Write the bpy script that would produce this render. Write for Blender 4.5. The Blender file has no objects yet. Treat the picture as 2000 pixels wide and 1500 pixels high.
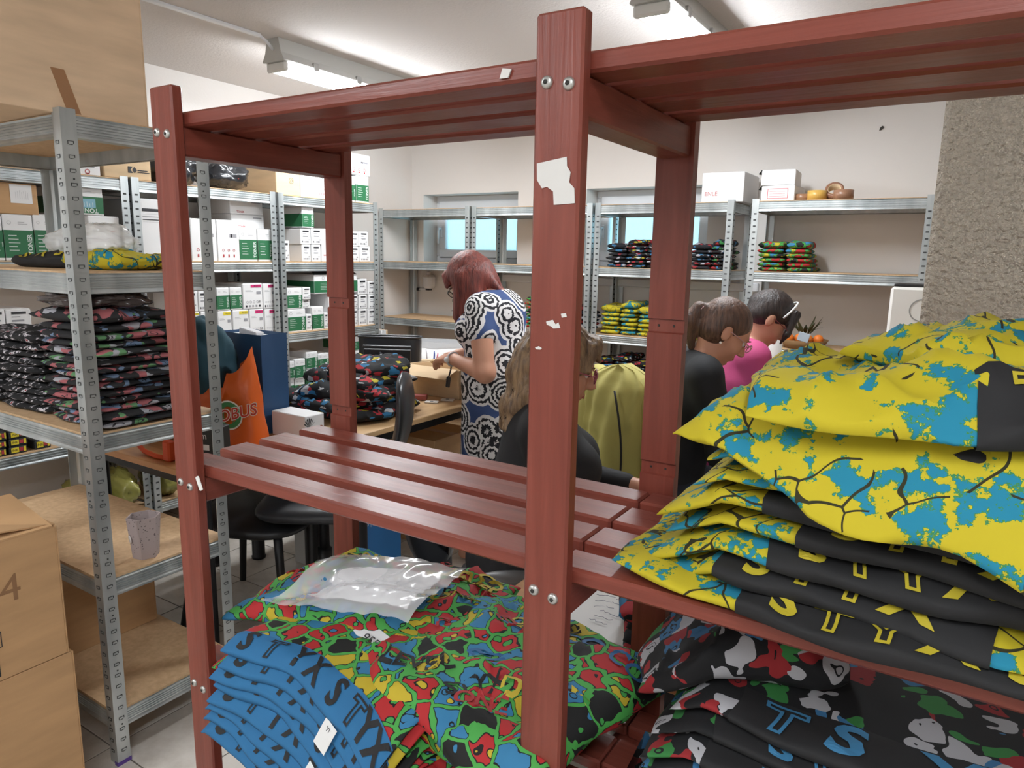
import bpy, bmesh, math, random
import numpy as np
from mathutils import Vector, Matrix, noise as mnoise

SC = bpy.context.scene
COL = SC.collection
R = math.radians
rnd = random.Random(7)

# ---------------------------------------------------------------- camera
cam_d = bpy.data.cameras.new('camera'); cam = bpy.data.objects.new('camera', cam_d); COL.objects.link(cam)
CAM_H = 1.466
yaw, pitch, roll = R(-32.214), R(10.2795), R(1.0833)
cy, sy, cp, sp = math.cos(yaw), math.sin(yaw), math.cos(pitch), math.sin(pitch)
_f = Vector((sy*cp, cy*cp, -sp)); _r = Vector((cy, -sy, 0)); _u = _r.cross(_f)
_r2 = _r*math.cos(roll) + _u*math.sin(roll); _u2 = -_r*math.sin(roll) + _u*math.cos(roll)
cam.matrix_world = Matrix(((_r2.x, _u2.x, -_f.x, 0), (_r2.y, _u2.y, -_f.y, 0), (_r2.z, _u2.z, -_f.z, CAM_H), (0, 0, 0, 1)))
cam_d.sensor_width = 36.0; cam_d.lens = 1385.2/2000*36.0; cam_d.clip_start = 0.02
SC.camera = cam

# ---------------------------------------------------------------- world, exposure
w = bpy.data.worlds.new('world'); SC.world = w; w.use_nodes = True
wb = w.node_tree.nodes['Background']
wb.inputs['Color'].default_value = (0.58, 0.85, 1.0, 1); wb.inputs['Strength'].default_value = 1.0
SC.view_settings.view_transform = 'Standard'; SC.view_settings.look = 'None'
SC.view_settings.exposure = .92; SC.view_settings.gamma = 1.0; SC.view_settings.use_curve_mapping = False
LAMP_POWER = 31.0

# ---------------------------------------------------------------- material helpers
class NT:
    def __init__(s, name):
        s.m = bpy.data.materials.new(name); s.m.use_nodes = True
        s.t = s.m.node_tree; s.b = s.t.nodes['Principled BSDF']; s.out = s.t.nodes['Material Output']
    def n(s, typ, props=None, **inp):
        nd = s.t.nodes.new('ShaderNode'+typ)
        for k, v in (props or {}).items(): setattr(nd, k, v)
        for k, v in inp.items(): s.put(nd, k, v)
        return nd
    def put(s, nd, k, v):
        sock = nd.inputs[int(k[1:])] if (k[0] == 'i' and k[1:].isdigit()) else nd.inputs[k.replace('_', ' ')]
        if isinstance(v, bpy.types.NodeSocket): s.t.links.new(v, sock)
        else:
            if hasattr(sock.default_value, '__len__') and len(sock.default_value) == 4 and len(v) == 3: v = (*v, 1)
            sock.default_value = v
    def math(s, op, a, b=0.0, c=None):
        nd = s.n('Math', {'operation': op}); s.put(nd, 'i0', a); s.put(nd, 'i1', b)
        if c is not None: s.put(nd, 'i2', c)
        return nd.outputs[0]
    def ramp(s, fac, stops, interp='CONSTANT'):
        nd = s.n('ValToRGB'); cr = nd.color_ramp; cr.interpolation = interp
        while len(cr.elements) < len(stops): cr.elements.new(0.5)
        for e, (p, c) in zip(cr.elements, stops): e.position = p; e.color = (*c, 1) if len(c) == 3 else c
        s.t.links.new(fac, nd.inputs[0]); return nd.outputs[0]
    def mix(s, fac, a, b):
        nd = s.n('Mix', {'data_type': 'RGBA'}); s.put(nd, 'i0', fac); s.put(nd, 'i6', a); s.put(nd, 'i7', b)
        return nd.outputs[2]
    def obj(s, rand=0.0, scale=(1, 1, 1)):
        tc = s.n('TexCoord').outputs['Object']
        if rand:
            oi = s.n('ObjectInfo').outputs['Random']
            vm = s.n('VectorMath', {'operation': 'MULTIPLY_ADD'})
            cx = s.n('CombineXYZ', None, X=oi, Y=oi, Z=oi)
            s.t.links.new(cx.outputs[0], vm.inputs[0]); vm.inputs[1].default_value = (rand, rand*1.7, rand*.6); s.t.links.new(tc, vm.inputs[2]); tc = vm.outputs[0]
        if scale != (1, 1, 1):
            mp = s.n('Mapping', None, Vector=tc, Scale=scale); tc = mp.outputs[0]
        return tc
    def bump(s, h, strength=.3, dist=.01):
        b = s.n('Bump', None, Height=h, Strength=strength, Distance=dist); s.t.links.new(b.outputs[0], s.b.inputs['Normal']); return b
    def col(s, v): s.put(s.b, 'Base Color', v); return s
    def set(s, **k):
        for a, v in k.items(): s.put(s.b, a, v)
        return s

def srgb(r, g, b):
    f = lambda c: (c/255/12.92) if c/255 <= .04045 else ((c/255+.055)/1.055)**2.4
    return (f(r), f(g), f(b))
_mc = {}
def plain(name, rgb, rough=.5, metal=0.0, **k):
    if name in _mc: return _mc[name]
    t = NT(name); t.col(srgb(*rgb)).set(Roughness=rough, Metallic=metal, **k)
    _mc[name] = t.m; return t.m
def cached(fn):
    def g(*a):
        k = (fn.__name__,)+a
        if k not in _mc: _mc[k] = fn(*a)
        return _mc[k]
    return g

@cached
def m_wood(axis):
    t = NT('red_painted_wood_'+axis); sc = {'x': (1.2, 22, 22), 'y': (22, 1.2, 22), 'z': (22, 22, 1.2)}[axis]
    v = t.obj(3.0, sc)
    n1 = t.n('TexNoise', None, Vector=v, Scale=2.2, Detail=5.0, Roughness=.6, Distortion=.6).outputs[0]
    n2 = t.n('TexNoise', None, Vector=t.obj(5.0), Scale=9.0, Detail=3.0).outputs[0]
    c = t.ramp(n1, [(0.25, srgb(102, 47, 37)), (0.5, srgb(122, 60, 48)), (0.75, srgb(139, 74, 61))], 'LINEAR')
    c = t.mix(t.math('MULTIPLY', n2, .35), c, srgb(116, 55, 44))
    t.col(c).set(Roughness=t.math('MULTIPLY_ADD', n2, .25, .22), Specular_IOR_Level=.38); t.bump(n1, .25, .004); return t.m
@cached
def m_steel(kind):
    t = NT('galvanized_steel_'+kind); v = t.obj(4.0, (1, 1, .25))
    n = t.n('TexNoise', None, Vector=v, Scale=14.0, Detail=4.0).outputs[0]
    t.col(t.ramp(n, [(0.3, srgb(165, 172, 174)), (0.7, srgb(205, 210, 210))], 'LINEAR')).set(Metallic=.72, Roughness=t.math('MULTIPLY_ADD', n, .3, .22)); t.bump(n, .05, .002); return t.m
@cached
def m_card(r, g, b):
    t = NT('cardboard'); n = t.n('TexNoise', None, Vector=t.obj(3.0, (1, 1, 6)), Scale=5.0, Detail=6.0).outputs[0]
    c = srgb(r, g, b); d = tuple(x*.82 for x in c)
    t.col(t.ramp(n, [(0.3, d), (0.7, c)], 'LINEAR')).set(Roughness=.8); t.bump(n, .06, .003); return t.m
@cached
def m_wall(name, r, g, b, scale, strength, dist):
    t = NT(name); v = t.obj()
    n = t.n('TexNoise', None, Vector=v, Scale=scale, Detail=3.0, Roughness=.55).outputs[0]
    n2 = t.n('TexNoise', None, Vector=v, Scale=1.3, Detail=4.0).outputs[0]
    c = srgb(r, g, b); t.col(t.mix(n2, tuple(x*.93 for x in c), c)).set(Roughness=.85); t.bump(n, strength, dist); return t.m
@cached
def m_board():
    t = NT('chipboard'); n = t.n('TexNoise', None, Vector=t.obj(3.0), Scale=60.0, Detail=4.0).outputs[0]
    n2 = t.n('TexNoise', None, Vector=t.obj(3.0), Scale=3.0, Detail=3.0).outputs[0]
    c = t.ramp(n, [(0.3, srgb(198, 164, 126)), (0.7, srgb(222, 190, 150))], 'LINEAR')
    t.col(t.mix(t.math('MULTIPLY', n2, .4), c, srgb(184, 148, 110))).set(Roughness=.6); return t.m
@cached
def m_tile():
    t = NT('floor_tile'); n = t.n('TexNoise', None, Vector=t.obj(9.0), Scale=7.0, Detail=6.0, Roughness=.65).outputs[0]
    t.col(t.ramp(n, [(0.25, srgb(178, 170, 160)), (0.55, srgb(208, 202, 194)), (0.8, srgb(216, 211, 205))], 'LINEAR')).set(Roughness=.35); return t.m

# printed fabrics -----------------------------------------------------------------
Y_, B_, G_, K_, R_, W_ = srgb(184, 168, 28), srgb(22, 122, 150), srgb(56, 124, 72), srgb(14, 14, 16), srgb(150, 30, 34), srgb(170, 170, 174)
@cached
def m_splash(dim=1.0):
    t = NT('yellow_blue_splash_cotton'); v = t.obj(7.0)
    n = t.n('TexNoise', None, Vector=v, Scale=21.0, Detail=6.0, Roughness=.66).outputs[0]
    n2 = t.n('TexNoise', None, Vector=v, Scale=44.0, Detail=3.0).outputs[0]
    f = t.math('MULTIPLY_ADD', n2, .22, n)
    c = t.ramp(f, [(0, Y_), (.645, G_), (.665, B_)])
    wv = t.n('TexNoise', {'noise_dimensions': '3D'}, Vector=v, Scale=7.0, Detail=2.0)
    dv = t.n('VectorMath', {'operation': 'MULTIPLY_ADD'}); t.t.links.new(wv.outputs['Color'], dv.inputs[0]); dv.inputs[1].default_value = (.16, .16, .16); t.t.links.new(v, dv.inputs[2])
    vo = t.n('TexVoronoi', {'feature': 'DISTANCE_TO_EDGE'}, Vector=dv.outputs[0], Scale=15.0).outputs['Distance']
    line = t.math('MULTIPLY', t.math('LESS_THAN', vo, .02), t.math('GREATER_THAN', t.n('TexNoise', None, Vector=v, Scale=9.0).outputs[0], .48))
    t.col(t.mix(line, c, srgb(40, 38, 10))).set(Roughness=.85); t.bump(n2, .06, .003); return t.m
@cached
def m_comic():
    t = NT('comic_print_cotton'); v = t.obj(5.0)
    wv = t.n('TexNoise', None, Vector=v, Scale=22.0, Detail=2.0)
    dv = t.n('VectorMath', {'operation': 'MULTIPLY_ADD'}); t.t.links.new(wv.outputs['Color'], dv.inputs[0]); dv.inputs[1].default_value = (.035,)*3; t.t.links.new(v, dv.inputs[2])
    v2 = dv.outputs[0]
    vc = t.n('TexVoronoi', None, Vector=v2, Scale=23.0); ve = t.n('TexVoronoi', {'feature': 'DISTANCE_TO_EDGE'}, Vector=v2, Scale=23.0).outputs['Distance']
    sx = t.n('SeparateColor', None, Color=vc.outputs['Color'])
    c = t.ramp(sx.outputs[0], [(0, srgb(166, 33, 36)), (.3, srgb(46, 115, 156)), (.56, srgb(16, 16, 16)), (.68, srgb(180, 160, 38)), (.84, srgb(166, 33, 36))])
    # small bursts inside the cells
    vb = t.n('TexVoronoi', None, Vector=v2, Scale=52.0); sb = t.n('SeparateColor', None, Color=vb.outputs['Color'])
    burst = t.math('MULTIPLY', t.math('LESS_THAN', vb.outputs['Distance'], .33), t.math('GREATER_THAN', sb.outputs[0], .62))
    rim = t.math('MULTIPLY', t.math('LESS_THAN', vb.outputs['Distance'], .42), t.math('GREATER_THAN', sb.outputs[0], .62))
    c = t.mix(rim, c, srgb(12, 12, 12)); c = t.mix(burst, c, t.ramp(sb.outputs[1], [(0, srgb(180, 160, 38)), (.4, srgb(59, 147, 67)), (.7, srgb(46, 115, 156))]))
    c = t.mix(t.math('LESS_THAN', ve, .085), c, srgb(11, 11, 11)); c = t.mix(t.math('LESS_THAN', ve, .058), c, srgb(67, 152, 67))
    t.col(c).set(Roughness=.8); return t.m
@cached
def m_puzzle(sc=42.0):
    t = NT('puzzle_print_cotton'); v = t.obj(6.0, (1.0, 1.0, 2.0))
    wv = t.n('TexNoise', None, Vector=v, Scale=24.0, Detail=1.0)
    dv = t.n('VectorMath', {'operation': 'MULTIPLY_ADD'}); t.t.links.new(wv.outputs['Color'], dv.inputs[0]); dv.inputs[1].default_value = (.03,)*3; t.t.links.new(v, dv.inputs[2])
    vc = t.n('TexVoronoi', {'distance': 'CHEBYCHEV'}, Vector=dv.outputs[0], Scale=sc); s = t.n('SeparateColor', None, Color=vc.outputs['Color'])
    c = t.ramp(s.outputs[0], [(0, srgb(14, 16, 20)), (.34, srgb(163, 38, 46)), (.6, srgb(41, 110, 152)), (.76, srgb(180, 182, 184)), (.9, srgb(177, 164, 41))])
    c = t.mix(t.math('GREATER_THAN', vc.outputs['Distance'], .43), c, srgb(14, 16, 20))
    t.col(c).set(Roughness=.85); return t.m
@cached
def m_swirl(kind):
    t = NT('swirl_print_cotton_'+kind); v = t.obj(6.0, (1, 1, 1.2))
    wv = t.n('TexNoise', None, Vector=v, Scale=20.0, Detail=1.5, Distortion=.4)
    dv = t.n('VectorMath', {'operation': 'MULTIPLY_ADD'}); t.t.links.new(wv.outputs['Color'], dv.inputs[0]); dv.inputs[1].default_value = (.085,)*3; t.t.links.new(v, dv.inputs[2])
    vc = t.n('TexVoronoi', None, Vector=dv.outputs[0], Scale=27.0); s = t.n('SeparateColor', None, Color=vc.outputs['Color'])
    if kind == 'dark': base = srgb(13, 14, 17); pal = [(0, base), (.30, srgb(168, 168, 172)), (.52, srgb(140, 30, 34)), (.74, srgb(52, 108, 150)), (.88, srgb(46, 118, 56))]
    elif kind == 'pastel': base = srgb(34, 34, 36); pal = [(0, base), (.32, srgb(164, 92, 96)), (.60, srgb(108, 130, 160)), (.74, srgb(160, 160, 166)), (.88, srgb(92, 138, 92))]
    else: base = srgb(20, 20, 26); pal = [(0, base), (.48, srgb(136, 34, 40)), (.66, srgb(160, 160, 168)), (.82, srgb(44, 96, 132))]
    c = t.ramp(s.outputs[0], pal); d = vc.outputs['Distance']
    c = t.mix(t.math('GREATER_THAN', d, .60), c, base)
    ringm = t.math('MULTIPLY', t.math('LESS_THAN', t.math('ABSOLUTE', t.math('SUBTRACT', d, .2)), .035), t.math('GREATER_THAN', s.outputs[1], .5)); c = t.mix(ringm, c, base)
    t.col(c).set(Roughness=.85); return t.m
@cached
def m_speckle():
    t = NT('speckled_cotton'); v = t.obj(6.0)
    n = t.n('TexNoise', None, Vector=v, Scale=55.0, Detail=2.0).outputs[0]
    t.col(t.ramp(n, [(0, srgb(22, 22, 24)), (.56, srgb(96, 92, 96)), (.6, srgb(205, 200, 204)), (.68, srgb(30, 26, 28)), (.72, srgb(170, 50, 60))])).set(Roughness=.85); return t.m
@cached
def m_dress():
    t = NT('mandala_print_jersey'); v = t.obj()
    vo = t.n('TexVoronoi', None, Vector=v, Scale=7.5, Randomness=.8)
    d = vo.outputs['Distance']
    df = t.n('VectorMath', {'operation': 'SUBTRACT'}); t.t.links.new(v, df.inputs[0]); t.t.links.new(vo.outputs['Position'], df.inputs[1])
    sp_ = t.n('SeparateXYZ', None, Vector=df.outputs[0])
    ang = t.math('ARCTAN2', sp_.outputs[2], sp_.outputs[1])
    pet = t.math('MULTIPLY', t.math('SINE', t.math('MULTIPLY', ang, 14.0)), .5)
    ring = t.math('SINE', t.math('MULTIPLY_ADD', d, 44.0, pet))
    nz = t.n('TexNoise', None, Vector=v, Scale=70.0, Detail=2.0).outputs[0]
    bw = t.math('GREATER_THAN', t.math('MULTIPLY_ADD', t.math('SUBTRACT', nz, .5), 4.5, ring), -.05)
    c = t.mix(bw, srgb(30, 30, 36), srgb(228, 226, 226))
    rim = t.math('GREATER_THAN', d, .60); c = t.mix(rim, c, srgb(228, 226, 226))
    c = t.mix(t.math('GREATER_THAN', t.math('MULTIPLY_ADD', nz, .06, d), .69), c, srgb(62, 84, 132))
    t.col(c).set(Roughness=.8); return t.m
@cached
def m_hair(name, a, b):
    t = NT('hair_'+name); v = t.obj(0, (60, 60, 7))
    n = t.n('TexNoise', None, Vector=v, Scale=1.6, Detail=4.0, Roughness=.6).outputs[0]
    t.col(t.ramp(n, [(0.3, srgb(*a)), (0.7, srgb(*b))], 'LINEAR')).set(Roughness=.42); t.bump(n, .7, .008); return t.m
@cached
def m_cloth(name, r, g, b):
    t = NT('cloth_'+name); n = t.n('TexNoise', None, Vector=t.obj(3.0), Scale=9.0, Detail=4.0).outputs[0]
    c = srgb(r, g, b); t.col(t.mix(n, tuple(x*.8 for x in c), c)).set(Roughness=.8); t.bump(n, .2, .02); return t.m
def m_skin(): return plain('skin', (200, 146, 120), .5, Subsurface_Weight=.12, Subsurface_Radius=(.02, .008, .004)) if 'skin' not in _mc else _mc['skin']

# ---------------------------------------------------------------- object helpers
def tag(o, label=None, cat=None, group=None, kind=None):
    if label: o['label'] = label
    if cat: o['category'] = cat
    if group: o['group'] = group
    if kind: o['kind'] = kind
    return o
def empty(name, loc=(0, 0, 0), rz=0.0, label=None, cat=None, group=None):
    o = bpy.data.objects.new(name, None); COL.objects.link(o); o.location = loc; o.rotation_euler = (0, 0, rz); o.empty_display_size = .1
    return tag(o, label, cat, group)
def link(name, me, parent=None, loc=None, rot=None):
    o = bpy.data.objects.new(name, me); COL.objects.link(o)
    if parent: o.parent = parent
    if loc is not None: o.location = loc
    if rot is not None: o.rotation_euler = rot
    return o
def copy_tree(o, parent=None):
    c = o.copy(); COL.objects.link(c); c.parent = parent
    for ch in o.children: copy_tree(ch, c)
    return c

class MB:
    def __init__(s): s.v = []; s.f = []; s.mi = []; s.sm = []
    def add(s, vs, fs, mi=0, smooth=False):
        o = len(s.v); s.v += [tuple(p) for p in vs]; s.f += [tuple(i+o for i in q) for q in fs]; s.mi += [mi]*len(fs); s.sm += [smooth]*len(fs); return s
    def box(s, x0, x1, y0, y1, z0, z1, mi=0, bev=0.0, T=None):
        if bev <= 0:
            vs = [(x, y, z) for z in (z0, z1) for y in (y0, y1) for x in (x0, x1)]
            fs = [(0, 2, 3, 1), (4, 5, 7, 6), (0, 1, 5, 4), (2, 6, 7, 3), (0, 4, 6, 2), (1, 3, 7, 5)]
        else:
            b = min(bev, (x1-x0)/2.01, (y1-y0)/2.01, (z1-z0)/2.01); vs = []; idx = {}
            for sx in (0, 1):
                for sy_ in (0, 1):
                    for sz in (0, 1):
                        X, Y, Z = (x0, x1)[sx], (y0, y1)[sy_], (z0, z1)[sz]; dx, dy, dz = (b, -b)[sx], (b, -b)[sy_], (b, -b)[sz]
                        for a, p in (('x', (X, Y+dy, Z+dz)), ('y', (X+dx, Y, Z+dz)), ('z', (X+dx, Y+dy, Z))): idx[(sx, sy_, sz, a)] = len(vs); vs.append(p)
            I = lambda *k: idx[k]; fs = []
            for q in (0, 1):
                fs.append(tuple(I(q, a, c, 'x') for a, c in ((0, 0), (0, 1), (1, 1), (1, 0))))
                fs.append(tuple(I(a, q, c, 'y') for a, c in ((0, 0), (1, 0), (1, 1), (0, 1))))
                fs.append(tuple(I(a, c, q, 'z') for a, c in ((0, 0), (0, 1), (1, 1), (1, 0))))
                for p in (0, 1):
                    fs.append((I(q, p, 0, 'x'), I(q, p, 1, 'x'), I(q, p, 1, 'y'), I(q, p, 0, 'y')))
                    fs.append((I(q, 0, p, 'x'), I(q, 1, p, 'x'), I(q, 1, p, 'z'), I(q, 0, p, 'z')))
                    fs.append((I(0, q, p, 'y'), I(1, q, p, 'y'), I(1, q, p, 'z'), I(0, q, p, 'z')))
                    for k in (0, 1): fs.append((I(q, p, k, 'x'), I(q, p, k, 'y'), I(q, p, k, 'z')))
        if T is not None: vs = [tuple(T @ Vector(p)) for p in vs]
        return s.add(vs, fs, mi)
    def tube(s, pts, rad, n=8, mi=0, cap=True):
        pts = [Vector(p) for p in pts]; rs = rad if isinstance(rad, (list, tuple)) else [rad]*len(pts); vs = []; fs = []
        up = Vector((0, 0, 1)); a = None
        for i, p in enumerate(pts):
            d = (pts[min(i+1, len(pts)-1)]-pts[max(i-1, 0)]).normalized()
            if a is None: a = d.cross(up if abs(d.z) < .9 else Vector((1, 0, 0))).normalized()
            a = (a - d*a.dot(d)).normalized(); b = d.cross(a)
            for k in range(n): t = 2*math.pi*k/n; vs.append(p+(a*math.cos(t)+b*math.sin(t))*rs[i])
        for i in range(len(pts)-1):
            for k in range(n): fs.append((i*n+k, i*n+(k+1) % n, (i+1)*n+(k+1) % n, (i+1)*n+k))
        if cap: fs += [tuple(range(n-1, -1, -1)), tuple(range((len(pts)-1)*n, len(pts)*n))]
        return s.add(vs, fs, mi, True)
    def lathe(s, prof, c=(0, 0, 0), n=20, mi=0):
        vs = []; fs = []
        for r, z in prof:
            for k in range(n): t = 2*math.pi*k/n; vs.append((c[0]+r*math.cos(t), c[1]+r*math.sin(t), c[2]+z))
        for i in range(len(prof)-1):
            for k in range(n): fs.append((i*n+k, i*n+(k+1) % n, (i+1)*n+(k+1) % n, (i+1)*n+k))
        return s.add(vs, fs, mi, True)
    def prism(s, poly, z0, z1, mi=0, T=None):
        n = len(poly); vs = [(x, y, z0) for x, y in poly]+[(x, y, z1) for x, y in poly]
        if T is not None: vs = [tuple(T @ Vector(p)) for p in vs]
        return s.add(vs, [tuple(range(n-1, -1, -1)), tuple(range(n, 2*n))]+[(i, (i+1) % n, n+(i+1) % n, n+i) for i in range(n)], mi)
    def grid(s, fn, nu, nv, mi=0, wrap_u=False):
        vs = [fn(i/(nu-(0 if wrap_u else 1)) if nu > 1 else 0, j/(nv-1)) for j in range(nv) for i in range(nu)]
        m = nu if wrap_u else nu-1
        return s.add(vs, [(j*nu+i, j*nu+(i+1) % nu, (j+1)*nu+(i+1) % nu, (j+1)*nu+i) for j in range(nv-1) for i in range(m)], mi, True)
    def ball(s, c, r, n=12, mi=0):
        r = r if isinstance(r, (tuple, list)) else (r, r, r)
        return s.grid(lambda u, v: (c[0]+r[0]*math.cos(2*math.pi*u)*math.sin(math.pi*v), c[1]+r[1]*math.sin(2*math.pi*u)*math.sin(math.pi*v), c[2]+r[2]*math.cos(math.pi*v)), n, n, mi, True)
    def mesh(s, name, mats):
        me = bpy.data.meshes.new(name); me.from_pydata([tuple(p) for p in s.v], [], s.f)
        for m in (mats if isinstance(mats, (list, tuple)) else [mats]): me.materials.append(m)
        me.polygons.foreach_set('material_index', s.mi); me.polygons.foreach_set('use_smooth', s.sm); me.update(); return me
    def build(s, name, mats, parent=None, loc=None, rot=None): return link(name, s.mesh(name, mats), parent, loc, rot)

_txt = {}
def text_tris(txt, bold=0.0, outline=0.0):
    """flat lettering as vertices in text space (height about 1) and faces"""
    k = (txt, bold, outline)
    if k in _txt: return _txt[k]
    c = bpy.data.curves.new('lettering', 'FONT'); c.body = txt; c.size = 1.4; c.offset = bold; c.resolution_u = 3; c.align_x = 'CENTER'; c.align_y = 'CENTER'
    o = bpy.data.objects.new('lettering', c); COL.objects.link(o)
    dg = bpy.context.evaluated_depsgraph_get(); me = o.evaluated_get(dg).to_mesh()
    bm = bmesh.new(); bm.from_mesh(me)
    bmesh.ops.remove_doubles(bm, verts=bm.verts, dist=1e-4)
    bmesh.ops.triangulate(bm, faces=bm.faces)
    for _ in range(2):
        le = [e for e in bm.edges if e.calc_length() > .3]
        if le: bmesh.ops.subdivide_edges(bm, edges=le, cuts=1); bmesh.ops.triangulate(bm, faces=bm.faces)
    bm.verts.index_update()
    r = ([tuple(v.co) for v in bm.verts], [tuple(v.index for v in f.verts) for f in bm.faces]); bm.free()
    o.evaluated_get(dg).to_mesh_clear(); bpy.data.objects.remove(o); bpy.data.curves.remove(c)
    _txt[k] = r; return r
def text_on(mb, txt, fn, size, mi=0, bold=0.0, sx=1.0):
    """fn(a, b) -> 3D point; a right, b up, metres"""
    vs, fs = text_tris(txt, bold); mb.add([fn(p[0]*size*sx, p[1]*size) for p in vs], fs, mi); return mb
ORD = ['first', 'second', 'third', 'fourth', 'fifth', 'sixth', 'seventh', 'eighth', 'ninth', 'tenth', 'eleventh', 'twelfth', 'thirteenth', 'fourteenth', 'fifteenth', 'sixteenth', 'seventeenth', 'eighteenth', 'nineteenth', 'twentieth']
# ================================================================ the room
WX0, WX1, WY0, WY1, HC = -3.87, 1.8, -1.7, 4.57, 2.45
M_WALL = m_wall('white_plaster', 236, 232, 228, 70, .12, .004)
M_CEIL = m_wall('ceiling_plaster', 222, 217, 214, 90, .35, .006)
M_PILL = m_wall('rough_plaster', 236, 225, 208, 75, 1.0, .05)
def structure(mb, name, mat, parent=None): return tag(mb.build(name, mat, parent), kind='structure')
fl = structure(MB().box(WX0-.3, WX1+.2, WY0-.2, WY1+.3, -.12, -.003), 'floor', plain('grout', (128, 120, 112), .9))
TP = .3085; tile_me = MB().box(.002, TP-.002, .002, TP-.002, -.003, 0.0, 0, .0015).mesh('tile', m_tile())
n_t = 0
for i in range(-8, 11):
    for j in range(-6, 9):
        x, y = -2.617+i*TP, 1.897+j*TP
        if x < WX0-.1 or x > WX1 or y < WY0-.1 or y > WY1 or n_t >= 299: continue
        link('tile', tile_me, fl, (x, y, 0)); n_t += 1
mb = MB()
for i in range(-6, 16):
    for j in range(-13, 10):
        x, y = -2.617+i*TP, 1.897+j*TP
        if -8 <= i < 11 and -6 <= j < 9 or x > WX1 or y < WY0-.3 or y > WY1: continue
        mb.box(x+.002, x+TP-.002, y+.002, y+TP-.002, -.003, 0)
tag(mb.build('tile_field', m_tile(), fl), kind='stuff')
structure(MB().box(WX0-.3, WX1+.2, WY0-.2, WY1+.3, HC, HC+.12), 'ceiling', M_CEIL)
structure(MB().box(WX0-.25, WX0, WY0-.2, WY1+.3, 0, HC), 'wall_left', M_WALL)
structure(MB().box(WX1, WX1+.2, WY0-.2, WY1+.3, 0, HC), 'wall_right', M_WALL)
structure(MB().box(WX0, WX1, WY0-.2, WY0, 0, HC), 'wall_front', M_WALL)
structure(MB().box(-.086, WX1, 2.0, 2.35, 0, HC, 0, .012), 'wall_pillar', M_PILL)
W1, W2, WZ0, WZ1, WT = (-3.753, -2.857), (-2.296, -1.43), 1.40, 1.93, .26
mb = MB()
for a, b in ((WX0, W1[0]), (W1[1], W2[0]), (W2[1], WX1)): mb.box(a, b, WY1, WY1+WT, 0, HC)
for a, b in (W1, W2): mb.box(a, b, WY1, WY1+WT, 0, WZ0); mb.box(a, b, WY1, WY1+WT, WZ1, HC)
structure(mb, 'wall_back', M_WALL)
M_PVC = plain('white_pvc', (232, 234, 238), .35)
t = NT('rippled_glass')
v = t.obj(0, (1, 1, .25)); n = t.n('TexNoise', None, Vector=v, Scale=70.0, Detail=2.0).outputs[0]
bmp = t.n('Bump', None, Height=n, Strength=.8, Distance=.01)
tr = t.n('BsdfTranslucent', None, Color=(.80, .95, .97), Normal=bmp.outputs[0]); tp = t.n('BsdfTransparent', None, Color=(.9, .97, .98)); gl = t.n('BsdfGlossy', None, Roughness=.15, Normal=bmp.outputs[0])
ms = t.n('MixShader', None, i0=.35); t.t.links.new(tr.outputs[0], ms.inputs[1]); t.t.links.new(tp.outputs[0], ms.inputs[2])
m2 = t.n('MixShader', None, i0=.06); t.t.links.new(ms.outputs[0], m2.inputs[1]); t.t.links.new(gl.outputs[0], m2.inputs[2])
t.t.links.new(m2.outputs[0], t.out.inputs[0]); M_RIPPLE = t.m
def ring(x0, x1, z0, z1, wd, y0, y1, bev=.006):
    m = MB(); m.box(x0, x1, y0, y1, z0, z0+wd, 0, bev); m.box(x0, x1, y0, y1, z1-wd, z1, 0, bev); m.box(x0, x0+wd, y0, y1, z0+wd, z1-wd, 0, bev); m.box(x1-wd, x1, y0, y1, z0+wd, z1-wd, 0, bev); return m
for k, (a, b) in enumerate((W1, W2)):
    e = empty('window_%d' % (k+1), ((a+b)/2, WY1+.17, WZ0)); e['kind'] = 'structure'
    h = (b-a)/2
    ring(-h, h, 0, WZ1-WZ0, .05, 0, .07).build('window_frame', M_PVC, e)
    ring(-h+.04, h-.04, .04, WZ1-WZ0-.04, .065, -.02, .04).build('sash', M_PVC, e)
    MB().box(-h+.10, h-.10, .008, .014, .1, WZ1-WZ0-.1).build('pane', M_RIPPLE, e)
    m = MB(); m.box(-h+.052, -h+.078, -.03, -.02, .20, .29, 0, .004); m.tube([(-h+.065, -.03, .27), (-h+.065, -.06, .27), (-h+.065, -.065, .25), (-h+.065, -.065, .15)], .009, 8); m.build('window_handle', M_PVC, e)
    MB().box(-h-.02, h+.02, -.20, 0, -.025, 0.0, 0, .006).build('window_sill', M_PVC, e)
structure(MB().box(-2.97, -1.08, WY1-.03, WY1, 1.27, 1.325, 0, .006), 'trim_1', M_PVC)
# black mark on the wall above the right rack
m = MB(); m.prism([(0, 0), (.012, .004), (.022, .018), (.014, .024), (.002, .014)], -.004, .004, 0, Matrix.Translation((-.50, WY1-.004, 2.185)) @ Matrix.Rotation(R(90), 4, 'X')); tag(m.build('wall_plug', plain('dark_hole', (60, 55, 50), .8)), 'small dark wall plug high on the white back wall', 'wall plug')

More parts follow.
